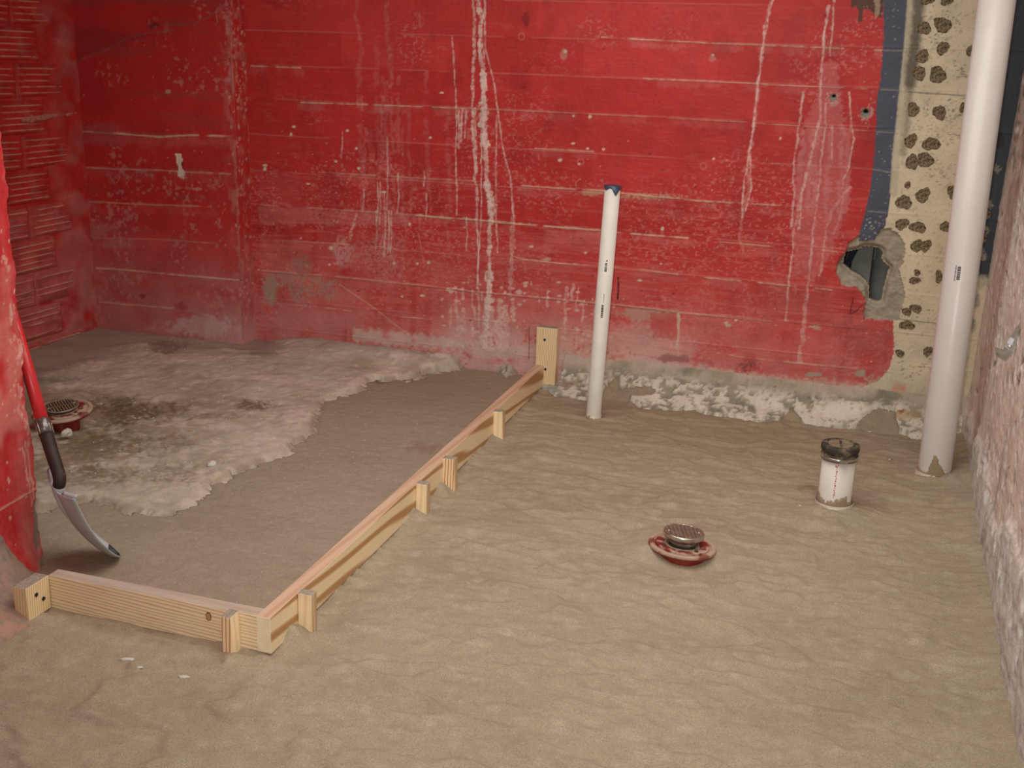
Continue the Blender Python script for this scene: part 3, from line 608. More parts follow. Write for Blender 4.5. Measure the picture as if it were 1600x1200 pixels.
# lime parging along the foot
foot_h = .16+.13*(fbm(Yg*3, Yg*0, 3, 115)-.5)*2+.05*(n2-.5)+.03*sst(3.6, 2.4, Yg)*3
ft = sst(.03, -.03, Z-foot_h); hgt += ft*(.014+.012*(fbm(Yg*18, Z*8, 4, 116)-.5))
col += (L(212, 208, 202)-col)*(ft*.85)[..., None]; col += (L(150, 144, 140)-col)*(ft*np.clip((n4-.5)*2.2, 0, .6))[..., None]
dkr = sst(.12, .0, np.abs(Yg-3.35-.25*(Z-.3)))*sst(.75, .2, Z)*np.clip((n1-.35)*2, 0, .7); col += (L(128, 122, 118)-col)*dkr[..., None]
mould = sst(3.6, 4.3, Yg+.5*(n1-.5))*sst(.75, 1.2, Z+.5*(n3-.5)); col += (L(88, 84, 80)-col)*(mould*np.clip(.35+1.6*(n2-.4), 0, .85))[..., None]
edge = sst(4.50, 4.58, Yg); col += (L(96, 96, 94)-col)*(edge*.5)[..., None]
P1 = np.stack([xr(Yg)-hgt, Yg, Z], -1)
wall_right = grid_obj('wall_right', P1, col, M_ROUGH); tag(wall_right, 'rough pinkish grey rendered wall with slots along the right', kind='structure')

# ------------------------------------------------------------------ partition at the left: red face turned to the room, ragged end
YE = 2.23; XP = -2.0
ys = np.concatenate([np.linspace(-.6, 1.5, 20), np.arange(1.52, YE+.001, .004)]); zs = np.concatenate([np.arange(-.04, 1.3, .004), np.linspace(1.31, 2.5, 40)])
Yg, Z = np.meshgrid(ys, zs); P0 = np.stack([np.full_like(Yg, XP), Yg, Z], -1)
p = Paint(P0, L(196, 44, 48)); U, V = p.u, p.v
med = fbm(Yg*14, Z*8, 4, 120); st_ = fbm(Yg*40, Z*3, 4, 121); gr = fbm(Yg*80, Z*80, 3, 122)
p.mix(np.clip((st_-.45)*1.6, 0, .5), L(214, 110, 106)); p.mix(np.clip((med-.52)*2.4, 0, .5), L(224, 150, 140)); p.mix(sst(640, 880, V)*.35*sst(.3, .6, gr*.4+med*.6), L(214, 120, 112))
p.stroke([(-20, 808), (0, 797), (58, 762), (70, 755)], .9, L(226, 170, 156), .8, .002, .5)
for i in range(60): p.blob(rnd.uniform(-10, 60), rnd.uniform(360, 860), rnd.uniform(.5, 1.8), rnd.uniform(.6, 2.6), L(230, 186, 172), .75, 0, 1.6)
for i in range(40):
    y = rnd.uniform(380, 770); p.blob(6+(y-400)*.125+rnd.gauss(0, 3), y, rnd.uniform(.8, 2.5), rnd.uniform(2, 9), L(224, 164, 154), .65, .001, 1.7)
p.stroke([(34, 700), (42, 740), (50, 790)], .6, L(230, 190, 180), .6); p.stroke([(38, 690), (47, 740), (53, 780)], .5, L(230, 190, 180), .6)
p.region([(-60, 836), (4, 838), (12, 862), (16, 885), (24, 890), (42, 880), (64, 862), (200, 930), (200, 1400), (-300, 1400), (-300, 836)], L(158, 134, 116), 1, 2.5)
bare = inpoly(U, V, [(-60, 836), (4, 838), (12, 862), (16, 885), (24, 890), (42, 880), (64, 862), (200, 930), (200, 1400), (-400, 1400), (-400, 836)])
p.mix(bare*np.clip((med-.42)*2.5, 0, .8), L(176, 128, 108)); p.mix(bare*np.clip((gr-.5)*2.5, 0, .7), L(120, 116, 106)); p.blob(24, 900, 7, 6, L(190, 70, 60), .6, 0, 1.1, speck=.4)
p.region([(54, 770), (61, 766), (62, 850), (56, 862), (52, 845), (55, 800)], L(140, 132, 120), .95, 2, -.004)
flare = .165*sst(.15, -.02, Z)**1.2*sst(2.24, 2.02, Yg) + .02*sst(.1, -.02, Z)
rough = bare*.02*(fbm(Yg*22, Z*22, 4, 126)-.5)
P1 = P0.copy(); P1[..., 0] += p.h + flare + rough + .006*(med-.5)+.002*(gr-.5)
endn = (fbm(Z*14, Z*0, 4, 130)-.5)*.03 + (fbm(Z*60, Z*0+2, 3, 131)-.5)*.010
wy = sst(YE-.08, YE, Yg); P1[..., 1] += endn*wy
wall_part = grid_obj('wall_partition', P1, p.col, M_WALL); tag(wall_part, 'end of a bright red partition wall at the left edge', kind='structure')
# end face (ragged plaster thickness, then the core)
prof = P1[:, -1, :]; xs = np.linspace(0, 1, 16); PE = np.zeros((len(zs), 16, 3)); ce = np.zeros(PE.shape)
for j, t in enumerate(xs):
    PE[:, j] = prof; PE[:, j, 0] = prof[:, 0]*(1-t) + (-2.45)*t if t > 0 else prof[:, 0]
    PE[:, j, 1] = prof[:, 1]*(1-min(1, t*8)) + (YE-.012)*min(1, t*8) if t > 0 else prof[:, 1]
    ce[:, j] = L(120, 108, 96)*(.8+.4*fbm(zs*20, zs*0+j*.6, 3, 133))[:, None]
grid_obj('core_end', PE, ce, M_ROUGH, parent=wall_part, flip=False)
bmobj('core', box_bm(-2.45, -2.05, -.6, YE-.06, -.04, 2.5), M_CONC, wall_part)

# ------------------------------------------------------------------ ceiling (out of frame)
ceil_ = bmobj('ceiling', box_bm(-3.6, .7, -.6, 4.7, 2.5, 2.6), plain('ceiling_boards', (150, 140, 126), .9, .1)); tag(ceil_, 'bare ceiling above the basement room', kind='structure')

# ================================================================== GROUND
SLAB = [(800, 572), (782, 567), (765, 556), (734, 552), (704, 564), (650, 579), (614, 588), (578, 585), (572, 595), (542, 613), (512, 621), (500, 639), (491, 657), (489, 671), (462, 692), (405, 716), (366, 731), (339, 752), (300, 782), (255, 800), (200, 792), (140, 775), (60, 790), (-300, 860), (-300, 430), (700, 480), (840, 540)]
FOOT = [(832, 603), (859, 618), (880, 624), (916, 625), (940, 618), (946, 602), (967, 590), (970, 609), (994, 604), (1024, 606), (1020, 617), (982, 620), (988, 627), (1005, 640), (1030, 647), (1060, 641), (1084, 635), (1108, 647), (1129, 650), (1162, 656), (1198, 663), (1216, 659), (1237, 638), (1255, 653), (1306, 668), (1330, 668), (1354, 647), (1366, 638), (1399, 644), (1405, 671), (1432, 686), (1460, 692), (1486, 696), (1504, 677), (1516, 684), (1640, 690), (1640, 540), (820, 500)]
def ground_fields(X, Y):
    """heights of the old slab / footing and where each shows"""
    lump = fbm(X*5, Y*5, 4, 140); fine = fbm(X*28, Y*28, 4, 141)
    slab = .050 + .020*(lump-.5) + .010*(fine-.5) + .010*sst(3.6, 4.3, Y) + .022*sst(4.25, 4.5, Y) + .008*sst(.5, .72, fbm(X*2.2, Y*2.2, 3, 142)) - .006*sst(-2.3, -1.5, X)
    # trough along the alcove walls
    tr = np.maximum(sst(-2.95, -3.2, X+.35*(fbm(X*3, Y*3, 3, 143)-.5)), sst(4.20, 4.34, Y+.22*(fbm(X*4, Y*4, 3, 144)-.5))*sst(-2.35, -2.62, X))
    slab = slab*(1-tr) + (.045+.006*(lump-.5))*tr
    foot = np.interp(Y, [4.30, 4.385, 4.45, 4.495, 4.54], [-.05, .003, .035, .09, .140]) + .020*(fbm(X*9, Y*9, 4, 145)-.5) + .010*(fbm(X*40, Y*40, 3, 141)-.5)
    nk_ = sst(-1.105, -1.122, X); foot = foot*(1-nk_) + np.minimum(foot, -.002-(4.50-Y)*.35+.006*(fine-.5))*nk_      # cut back under the wall block
    u, v = proj(np.stack([X, Y, slab], -1)); w1 = (fbm(X*16, Y*16, 4, 146)-.5)
    ins = inpoly(u+w1*30+(fbm(X*50, Y*50, 3, 136)-.5)*16, v+(fbm(X*14+9, Y*14, 4, 147)-.5)*18+(fbm(X*50+3, Y*50, 3, 137)-.5)*12, SLAB) & (X < -1.2)
    u2, v2 = proj(np.stack([X, Y, foot], -1)); w2 = (fbm(X*40, Y*40, 3, 148)-.5)
    inf = inpoly(u2+w2*9, v2+(fbm(X*36+5, Y*36, 3, 149)-.5)*7, FOOT) & (X > -1.22)
    return slab, foot, ins, inf, tr, lump, fine
STK = [(-1.168, 2.19), (-1.185, 2.985), (-1.172, 3.23), (-1.2, 3.79)]
_rs = random.Random(77); SCOOP = [(_rs.uniform(-1.05, .42), _rs.uniform(1.5, 4.1), _rs.uniform(.05, .14), _rs.uniform(0, 6.28), _rs.uniform(.0025, .0050)) for _ in range(110)]
def sand_z(X, Y):
    a = fbm(X*2.2, Y*2.6, 3, 150); b = fbm(X*5.5, Y*13, 4, 151); c = fbm(X*17, Y*38, 3, 152); d = fbm(X*60, Y*95, 3, 153)
    rid = 1-np.abs(2*fbm(X*4+.6*a, Y*9, 3, 155)-1)
    z = .014*(a-.5)+.008*(b-.5)+.0085*(c-.5)+.0032*(d-.5) + .0085*(sst(.80, .99, rid)-.3)
    inside = sst(-1.19, -1.228, X)*sst(2.045, 2.085, Y)
    zi = .036+.012*(a-.5)+.005*(b-.5)+.0026*(c-.5)+.0042*(d-.5)
    z = z*(1-inside)+zi*inside
    # sand drawn down along the boards and heaped round stakes, pipes and corner
    out = 1-inside
    z -= out*.010*sst(.10, .0, np.abs(X+1.15))*sst(1.95, 2.1, Y)
    for sx, sy in STK: z += out*(.034*np.exp(-(((X-sx+.02)/.032)**2+((Y-sy+.05)/.035)**2)) - .012*np.exp(-(((X-sx-.10)/.05)**2+((Y-sy+.03)/.06)**2)))
    z += .012*np.exp(-(((X-.094)/.10)**2+((Y-3.5)/.10)**2)) + .05*np.exp(-(((X-.57)/.09)**2+((Y-4.18)/.25)**2)) + .02*np.exp(-(((X-.45)/.09)**2+((Y-3.93)/.07)**2))
    z += .018*sst(.42, .56, X) - .004
    z -= .018*np.exp(-(((X-.02)/.05)**2+((Y-3.32)/.02)**2))
    if np.size(X) > 1:
        for sx, sy, sr_, sa_, sh_ in SCOOP:
            if X.ndim == 2:
                i0, i1 = np.searchsorted(X[0], [sx-sr_*1.5, sx+sr_*1.5]); j0, j1 = np.searchsorted(Y[:, 0], [sy-sr_*1.5, sy+sr_*1.5]); sl = (slice(j0, j1), slice(i0, i1))
                if i1 <= i0 or j1 <= j0: continue
                dx_, dy_ = X[sl]-sx, (Y[sl]-sy)*1.6; rr = np.hypot(dx_, dy_); an = np.angle(np.exp(1j*(np.arctan2(dy_, dx_)-sa_)))
                z[sl] += sh_*(np.exp(-((rr-sr_)/.013)**2)-.5*np.exp(-((rr-sr_+.03)/.022)**2))*np.exp(-(an/.75)**2)*sst(.0, .03, np.abs(rr))
    # shallow under the drain body so its rim stands clear at the front
    dr = np.hypot(X+.337, Y-2.985); lvl = .007 - .05*(X+.337) - .026*sst(.0, -.09, (Y-2.985)-.25*(X+.337)) ; kd = sst(.22, .10, dr); z = z*(1-kd)+lvl*kd + .002*(c-.5)*kd
    return z, inside
# old concrete: alcove slab and the footing along the back wall
xs = np.arange(XL-.03, .64, .0062); ys = np.concatenate([np.arange(1.9, 2.6, .012), np.arange(2.6, 4.60, .0062)])
X, Y = np.meshgrid(xs, ys); slab, foot, ins, inf, tr, lump, fine = ground_fields(X, Y); sz, inside = sand_z(X, Y)
left = X < -1.21
def blur(a, r):
    for ax in (0, 1):
        c = np.cumsum(np.pad(a, [(r+1, r) if k == ax else (0, 0) for k in (0, 1)], mode='edge'), axis=ax)
        n_ = a.shape[ax]; a = (np.take(c, np.arange(n_)+2*r+1, ax)-np.take(c, np.arange(n_), ax))/(2*r+1)
    return a
soft = sst(.42, .92, blur(blur((ins | (X > -1.21) | ((Y > 4.5) & (X < -1.72))).astype(float), 5), 5))
slab = (sz+.001) + (slab-sz-.001)*soft
zc = np.where(left, np.where(ins, slab, np.minimum(slab, sz-.02)), np.where(inf, foot, np.minimum(foot, sz-.02)))
P0 = np.stack([X, Y, zc], -1); p = Paint(P0, L(187, 173, 155))
g2 = fbm(X*30, Y*30, 4, 160); g3 = fbm(X*7, Y*7, 4, 161); g4 = fbm(X*90, Y*60, 3, 162); g5 = fbm(X*3, Y*12, 4, 163)
p.mix(np.clip((g3-.46)*2.0, 0, .7)*.8, L(156, 136, 116)); p.mix(np.clip((g2-.52)*2.4, 0, .65), L(212, 197, 180)); p.mix(np.clip((g5-.5)*2.2, 0, .6), L(200, 182, 166))
brn = sst(-1.9, -2.4, X+.5*(g3-.5))*sst(3.75, 3.2, Y+.6*(fbm(X*3, Y*3, 3, 168)-.5)); p.mix(brn*sst(.36, .52, .5*g2+.5*g3)*.75, L(136, 114, 88))
p.mix(tr*.75, L(164, 142, 128)); p.mix(tr*np.clip((g5-.5)*2, 0, .5), L(146, 122, 108))
for x, y, rx, ry, a in ((205, 645, 60, 18, .9), (185, 630, 30, 9, .8), (400, 633, 30, 8, .8), (150, 700, 60, 18, .6), (230, 690, 70, 14, .5), (320, 650, 60, 5, .45), (130, 745, 50, 16, .5), (250, 740, 80, 14, .5), (140, 735, 26, 8, .5)):
    p.blob(x, y, rx, ry, L(112, 92, 68), a, 0, 1.1, .5, .34)
for x, y, rx, ry in ((445, 530, 20, 5), (150, 568, 24, 5), (205, 587, 14, 2.5), (350, 668, 30, 6), (110, 600, 40, 5), (460, 655, 22, 16), (420, 690, 30, 8), (600, 585, 30, 5), (560, 600, 24, 8), (300, 560, 40, 4), (380, 590, 50, 3)): p.blob(x, y, rx, ry, L(212, 192, 178), .7, .004, 1.1, .5)
p.blob(260, 540, 26, 9, L(130, 108, 90), .6, -.01, 1); p.blob(410, 552, 26, 3, L(120, 100, 86), .4, 0, .8); p.blob(75, 595, 60, 6, L(120, 112, 110), .5, 0, 1)
near = left*sst(.05, .0, YW-Y-.01); p.mix(near*.5*sst(.3, .6, g2), L(130, 122, 112))
p.stroke([(446, 518), (520, 522), (600, 530), (700, 540), (790, 555), (830, 560)], 3, L(112, 108, 100), .7, 0, 1, 3, .42)
for x, y in ((700, 545), (650, 540), (620, 555), (690, 553)): p.blob(x, y, 16, 6, L(220, 206, 192), .85, .004, .9)
p.blob(815, 580, 22, 14, L(150, 150, 142), .8, 0, 1.1, speck=.42)
be = left*sst(1.0, .45, soft)*sst(.42, .6, fbm(X*22, Y*22, 4, 139)); p.mix(be*.8, L(160, 142, 120))
# footing: grey concrete with flaking white limewash
fm = ~left
p.mix(fm*1.0, L(158, 148, 128)); p.mix(fm*np.clip((g2-.45)*2.5, 0, .7), L(122, 118, 104))
YS = Y+foot; wx = X+.03*(fbm(X*14, YS*14, 3, 164)-.5); wy_ = YS+.03*(fbm(X*14+7, YS*14, 3, 165)-.5)
fl = sst(.47, .505, .6*fbm(wx*9, wy_*15, 6, 166, .68)+.4*fbm(wx*45, wy_*60, 3, 167) + .03*sst(-.9, -.2, X)); p.mix(fm*fl*.95*sst(4.53, 4.47, Y+.02*(g2-.5)), L(218, 208, 190)); p.mix(fm*fl*sst(.60, .70, fbm(X*60, YS*60, 3, 169))*.6, L(150, 138, 118))
p.blob(1190, 640, 9, 16, L(224, 212, 194), .9, 0, .6); p.blob(1310, 645, 44, 14, L(226, 216, 198), .9, .003, .8); p.blob(1405, 650, 36, 8, L(176, 150, 108), .7, 0, .9); p.blob(1408, 644, 5, 2.5, L(150, 60, 30), .9, 0, .5); p.blob(890, 600, 18, 7, L(150, 126, 100), .7, 0, .9); p.blob(930, 575, 14, 8, L(206, 196, 178), .6)
p.blob(865, 610, 14, 8, L(150, 152, 146), .8, 0, .8); p.blob(1390, 625, 60, 6, L(120, 116, 104), .6, 0, 1.2, speck=.38)
for i in range(60): p.blob(rnd.uniform(960, 1400), rnd.uniform(590, 660), rnd.uniform(1, 3), rnd.uniform(1, 2), L(96, 88, 72), .7, 0, .8)
p.mix(fm*sst(4.485, 4.53, Y+.05*(g2-.5))*.75*sst(.3, .5, g3), L(196, 178, 160))
P0[..., 2] += np.where(fm, .006*fl, 0) + p.h
keepv = np.where(left, P0[..., 2] > sz-.028, P0[..., 2] > sz-.03) | (ins & left) | (inf & fm)
k4 = keepv[:-1, :-1] | keepv[1:, 1:] | keepv[1:, :-1] | keepv[:-1, 1:]
floor = grid_obj('floor', P0, p.col, M_SLAB, keep=k4); tag(floor, 'old pinkish grey concrete slab and limewashed footing', kind='structure')
# sand
xs = np.concatenate([np.linspace(-2.6, -2.3, 20), np.arange(-2.295, .64, .0062)]); ys = np.concatenate([np.linspace(-.6, 1.3, 40), np.arange(1.31, 4.52, .0062)])
X, Y = np.meshgrid(xs, ys); slab, foot, ins, inf, tr, lump, fine = ground_fields(X, Y); sz, inside = sand_z(X, Y)
left = X < -1.21; cov = np.where(left, ins, inf)
near_f = np.where(left, 0, sst(4.30, 4.42, Y)); zz = np.maximum(sz, np.where(left, -1, (foot+.004)*near_f - (1-near_f)))
zz = np.where(cov, np.where(left, np.minimum(slab, sz)-.012, foot-.014), zz)
P0 = np.stack([X, Y, zz], -1); p = Paint(P0, SANDC)
g1 = fbm(X*3, Y*5, 4, 170); g2 = fbm(X*26, Y*40, 3, 171); g3 = fbm(X*100, Y*100, 2, 172)
p.mix(np.clip((g1-.45)*1.5, 0, .5), L(148, 133, 111)); p.mix(np.clip((g2-.52)*1.6, 0, .45), L(182, 170, 148)); p.mix(inside*.45, L(154, 138, 121))
p.blob(596, 596, 9, 4, L(92, 74, 48), .7, 0, .8); p.stroke([(735, 548), (770, 560), (800, 566), (828, 572)], 9, L(150, 142, 126), .85, .006, .9, 4, .35); p.mix(np.clip(.45*sst(3.4, 4.3, Y), 0, 1), L(150, 133, 106))
p.blob(1265, 762, 22, 4, L(128, 104, 76), .6); p.blob(665, 700, 24, 8, L(140, 112, 88), .5, 0, 1)
hidden = cov
kk = hidden[:-1, :-1] & hidden[1:, 1:] & hidden[1:, :-1] & hidden[:-1, 1:]
vv = P0[..., 1]
sand = grid_obj('sand_bed', P0, p.col, M_SAND, keep=~(kk | ((X > xr(Y)+.03) | ((X < XP-.06) & (Y < YE-.08)))[:-1, :-1])); tag(sand, 'damp tan sand bed levelled across the basement floor', 'sand', kind='stuff')
def sand_at(x, y): return float(sand_z(np.array([float(x)]), np.array([float(y)]))[0][0])

# ================================================================== THINGS
W_LONG = wood('pine_cathedral', (242, 220, 180), (188, 144, 96), 9, 9, (.10, 1.0, 1.0), .55, .92, .10)
W_FRONT = wood('pine_straight', (250, 230, 194), (222, 186, 142), 70, 5, (.05, 1, 1), .55, .95, .10)
W_TOP = wood('pine_top', (214, 180, 152), (202, 162, 132), 20, 3, (.05, 1, 1), .4, .9, .10)
W_DUST = wood('pine_top_dusty', (206, 178, 150), (190, 156, 126), 20, 3, (.05, 1, 1), .4, .9, .10, dust=(178, 168, 158))
W_STAKE = wood('stake_fresh', (254, 232, 190), (244, 214, 168), 30, 2, (.06, 1, 1), .3, .95, .06)
W_STAKE2 = wood('stake_grainy', (250, 224, 184), (206, 150, 96), 60, 2.5, (.06, 1, 1), .55, .9, .08)
W_END = plain('end_grain', (254, 236, 200), .75, .2, var=.08, scale=60, bump=.3)
W_SIDE_SHADE = wood('stake_side_shade', (214, 188, 152), (194, 160, 120), 30, 2, (.06, 1, 1), .3, .95, .08)  # darker copy of the stake wood: shade painted on the right-hand faces
M_DUSTTOP = plain('dusty_cut_end', (160, 148, 134), .95, .1, var=.25, scale=120, bump=.8, bscale=200)
M_SCREW = plain('dark_screw', (44, 46, 62), .4, .5, metal=.6)
W_CLEAT = wood('cleat_pine', (246, 222, 178), (222, 186, 136), 80, 2.5, (.05, 1, 1), .5, .95, .08)

def lumber(name, L_, W_, H_, mats, M4, label, cat, group=None, face_mi=None, taper=0):
    """a board whose grain runs along local X; mats by face: 0 sides, 1 top(+Z), 2 ends, 3 = +Y side"""
    bm = bmesh.new(); n = max(2, int(L_/.08))
    rg = []
    for i in range(n+1):
        x = L_*i/n; s = 1.0
        if taper and x < taper: s = .25+.75*x/taper
        rg.append([bm.verts.new((x, yy*s+(1-s)*W_*.5, zz*s+(1-s)*H_*.5)) for yy, zz in ((0, 0), (W_, 0), (W_, H_), (0, H_))])
    for a, b in zip(rg[:-1], rg[1:]):
        for k in range(4):
            f = bm.faces.new((a[k], a[(k+1) % 4], b[(k+1) % 4], b[k])); f.material_index = {0: 0, 1: 3, 2: 1, 3: 0}[k]
    f = bm.faces.new(rg[0][::-1]); f.material_index = 2; f = bm.faces.new(rg[-1]); f.material_index = 4
    o = bmobj(name, bm, mats, bevel=.0015); o.matrix_world = M4
    return tag(o, label, cat, group)
def axes(o, x, y, z):
    m = Matrix.Identity(4)
    for i in range(3): m[i][0], m[i][1], m[i][2], m[i][3] = x[i], y[i], z[i], o[i]
    return m
# long board: local X runs +Y (world), local Y = -X world, local Z up; its -Y(local) side faces +X world
lb = lumber('form_board', 2.455, .038, .096, [W_LONG, W_TOP, W_END, W_LONG, W_END], axes((-1.19, 2.045, -.004), (0, 1, 0), (-1, 0, 0), (0, 0, 1)),
       'long pine form board running back to the red wall', 'board')
fb = lumber('form_board', .598, .038, .096, [W_FRONT, W_DUST, W_END, W_FRONT, W_END], axes((-1.825, 2.046, -.004), (1, 0, 0), (0, 1, 0), (0, 0, 1)),
       'short pine form board in front with a knot and dusty top', 'board')
knot = bmesh.new(); tmp = lathe_bm([(0, .0006), (.004, .0008), (.0065, .0006), (.0085, .0012), (.0095, .0)], 20, knot)
kn = bmobj('knot', tmp, plain('knot_wood', (196, 150, 96), .7, .2, var=.25, scale=300), fb, smooth=True)
q = onY(326, 963, 2.046); kn.matrix_parent_inverse = Matrix.Identity(4)
kn.matrix_basis = fb.matrix_world.inverted() @ (Matrix.Translation((q[0], 2.0455, q[2])) @ Matrix.Rotation(math.radians(90), 4, 'X') @ Matrix.Diagonal((.75, 1.15, 1, 1)))
ring = bmobj('knot_ring', lathe_bm([(.0078, 0), (.0085, .0014), (.0098, .0014), (.0104, 0)], 24), plain('knot_bark', (110, 70, 38), .8), fb, smooth=True)
ring.matrix_basis = kn.matrix_basis
# stakes beside the long board (grain up), local X = world Z
def stake(x0, x1, y0, y1, ztop, side_mat, label, lean=(0, 0), front=W_STAKE):
    zb = -.16; d = Vector((lean[0], lean[1], 1)).normalized()
    X_ = d; Y_ = Vector((0, 1, 0)); Z_ = X_.cross(Y_).normalized()     # Z_ = -X world-ish
    Y_ = Z_.cross(X_)
    o = Vector((x1, y0, 0)) + d*zb
    # local Z along -X: width x1-x0 ; local Y along +Y: depth y1-y0
    bm = bmesh.new(); Ln = ztop-zb; rg = []
    for t in (0, .06, Ln*.4, Ln*.7, Ln):
        s = .35+.65*min(1, t/.06)
        rg.append([bm.verts.new((t, yy*s+(1-s)*(y1-y0)*.5, zz*s+(1-s)*(x1-x0)*.5)) for yy, zz in ((0, 0), (y1-y0, 0), (y1-y0, x1-x0), (0, x1-x0))])
    for a, b in zip(rg[:-1], rg[1:]):
        for k in range(4):
            f = bm.faces.new((a[k], a[(k+1) % 4], b[(k+1) % 4], b[k])); f.material_index = {0: 1, 1: 0, 2: 0, 3: 0}[k]
    bm.faces.new(rg[0][::-1]).material_index = 0; bm.faces.new(rg[-1]).material_index = 2
    ob = bmobj('stake', bm, [front, side_mat, M_DUSTTOP], bevel=.0012); ob.matrix_world = axes(o, X_, Y_, Z_)
    return tag(ob, label, 'stake', 'wooden stakes holding the form boards')
stake(-1.1895, -1.150, 2.180, 2.206, .094, W_SIDE_SHADE, 'wooden stake nearest the corner on the long form board', (.01, -.01))
stake(-1.1895, -1.152, 2.970, 3.000, .094, W_SIDE_SHADE, 'wooden stake second from the corner along the long board', (-.002, 0))
stake(-1.1895, -1.146, 3.215, 3.245, .095, W_SIDE_SHADE, 'wooden stake third from the corner along the long board', (-.03, 0), front=W_STAKE2)
stake(-1.1895, -1.150, 3.770, 3.805, .096, W_SIDE_SHADE, 'wooden stake nearest the red wall on the long board', (-.05, 0))
stake(-1.298, -1.272, 2.004, 2.0455, .098, W_STAKE, 'grainy wooden stake standing before the short front board', (-.02, .0), front=W_STAKE2)
# cleats
def screws(parent, pts, nrm, r=.005):
    for pt in pts:
        bm = lathe_bm([(0, .0012), (r*.35, .0006), (r*.4, .0016), (r*.9, .0018), (r, .0002), (r, -.002)], 16)
        s = bmobj('screw', bm, M_SCREW, parent, smooth=True)
        q4 = Vector((0, 0, 1)).rotation_difference(Vector(nrm)).to_matrix().to_4x4()
        s.matrix_basis = parent.matrix_world.inverted() @ (Matrix.Translation(pt) @ q4)
x0 = onY(837, 560, 4.50)[0]; x1 = onY(869, 560, 4.50)[0]
c1 = lumber('wall_cleat', .262, .0385, x1-x0, [W_CLEAT, W_CLEAT, W_CLEAT, W_CLEAT, M_DUSTTOP], axes((x1, 4.499, .004), (0, 0, 1), (0, 1, 0), (-1, 0, 0)),
       'upright pine block screwed to the red wall at the board end', 'wood block')
screws(c1, [tuple(onY(851, 531, 4.4985)), tuple(onY(852, 577, 4.4985))], (0, -1, 0), .0058)
c2 = lumber('wall_cleat', .092, .04, .082, [W_CLEAT, W_CLEAT, W_CLEAT, W_CLEAT, M_DUSTTOP], axes((-1.822, 1.960, .002), (0, 0, 1), (-1, 0, 0), (0, -1, 0)) @ Matrix.Translation((0, 0, -.084)),
       'short pine block screwed to the partition foot at left', 'wood block')
screws(c2, [(-1.8215, 1.995, .062), (-1.8215, 2.018, .040)], (1, 0, 0), .0055)

# ---------------------------------------------------------------- pipes
M_PVC = plain('white_pvc', (217, 211, 206), .32, .5, var=.03, scale=8)
M_PVC2 = plain('white_pvc_dusty', (230, 224, 212), .5, .35, var=.05, scale=14, dirt=(196, 178, 150), dirt_lo=.64, dirt_scale=9)
M_PVCB = vcol_mat('soiled_pvc', rough=.45, spec=.4, grain=300, grain_amt=.06, mott=12, mott_amt=.04, bump=.1)
M_INK = plain('black_ink', (52, 54, 60), .6, .2); M_REDINK = plain('red_ink', (196, 92, 84), .6, .2)
def pipe_grid(name, r, z0, z1, parent, cols=96, dz=.004, wall=None, sandline=None, base=L(228, 220, 206), only_sand=False):
    keep = None
    th = np.linspace(0, 2*math.pi, cols+1); zs = np.unique(np.concatenate([np.arange(z0, min(z1, z0+.22), dz), np.linspace(min(z1, z0+.22), z1, max(2, int((z1-z0)/.06)))]))
    T, Zz = np.meshgrid(th, zs); R_ = np.full_like(T, r); col = np.empty(T.shape+(3,)); col[:] = base
    cx_ = np.cos(T)*3; sx_ = np.sin(T)*3
    if sandline is not None:
        edge_ = sandline(T); nn = fbm(cx_*2.2+9, sx_*2.2+Zz*30, 4, 201)-.5
        m_ = (Zz < edge_+nn*.034); R_ = R_+m_*.004; col[m_] = L(158, 140, 114)*(.9+.3*fbm(cx_*30, sx_*30+Zz*300, 2, 202))[m_][:, None]
    P = np.stack([R_*np.cos(T), R_*np.sin(T), Zz], -1)
    if only_sand:
        keep = m_[:-1, :-1] | m_[1:, 1:] | m_[1:, :-1] | m_[:-1, 1:]
        col = np.empty(P.shape); col[:] = L(158, 140, 114)*(.88+.24*fbm(cx_*30, sx_*30+Zz*300, 2, 202))[..., None]
    return grid_obj(name, P, col, M_PVCB, keep=keep, parent=parent)
def ang_to_cam(loc): return math.atan2(-loc[1], -loc[0])
def patch(name, parent, r, ang, z, w, h, mat, skew=0):
    """small print on a pipe's surface"""
    bm = bmesh.new(); n = 3; a0 = ang-w/2/r; vs = []
    for i in range(n+1):
        a = a0+w/r*i/n; vs.append((bm.verts.new(((r+.0004)*math.cos(a), (r+.0004)*math.sin(a), z-h/2)), bm.verts.new(((r+.0004)*math.cos(a), (r+.0004)*math.sin(a), z+h/2))))
    for a, b in zip(vs[:-1], vs[1:]): bm.faces.new((a[0], b[0], b[1], a[1]))
    return bm
def print_obj(name, parent, items, mat):
    bmA = bmesh.new()
    for (r, ang, z, w, h) in items:
        n = 3; vs = []
        for i in range(n+1):
            a = ang-w/2/r+w/r*i/n; vs.append((bmA.verts.new(((r+.0005)*math.cos(a), (r+.0005)*math.sin(a), z-h/2)), bmA.verts.new(((r+.0005)*math.cos(a), (r+.0005)*math.sin(a), z+h/2))))
        for a, b in zip(vs[:-1], vs[1:]): bmA.faces.new((a[0], b[0], b[1], a[1]))
    return bmobj(name, bmA, mat, parent)
def lean_to(o, base, top):
    d = (Vector(top)-Vector(base)).normalized(); o.rotation_euler = Vector((0, 0, 1)).rotation_difference(d).to_euler(); o.location = base
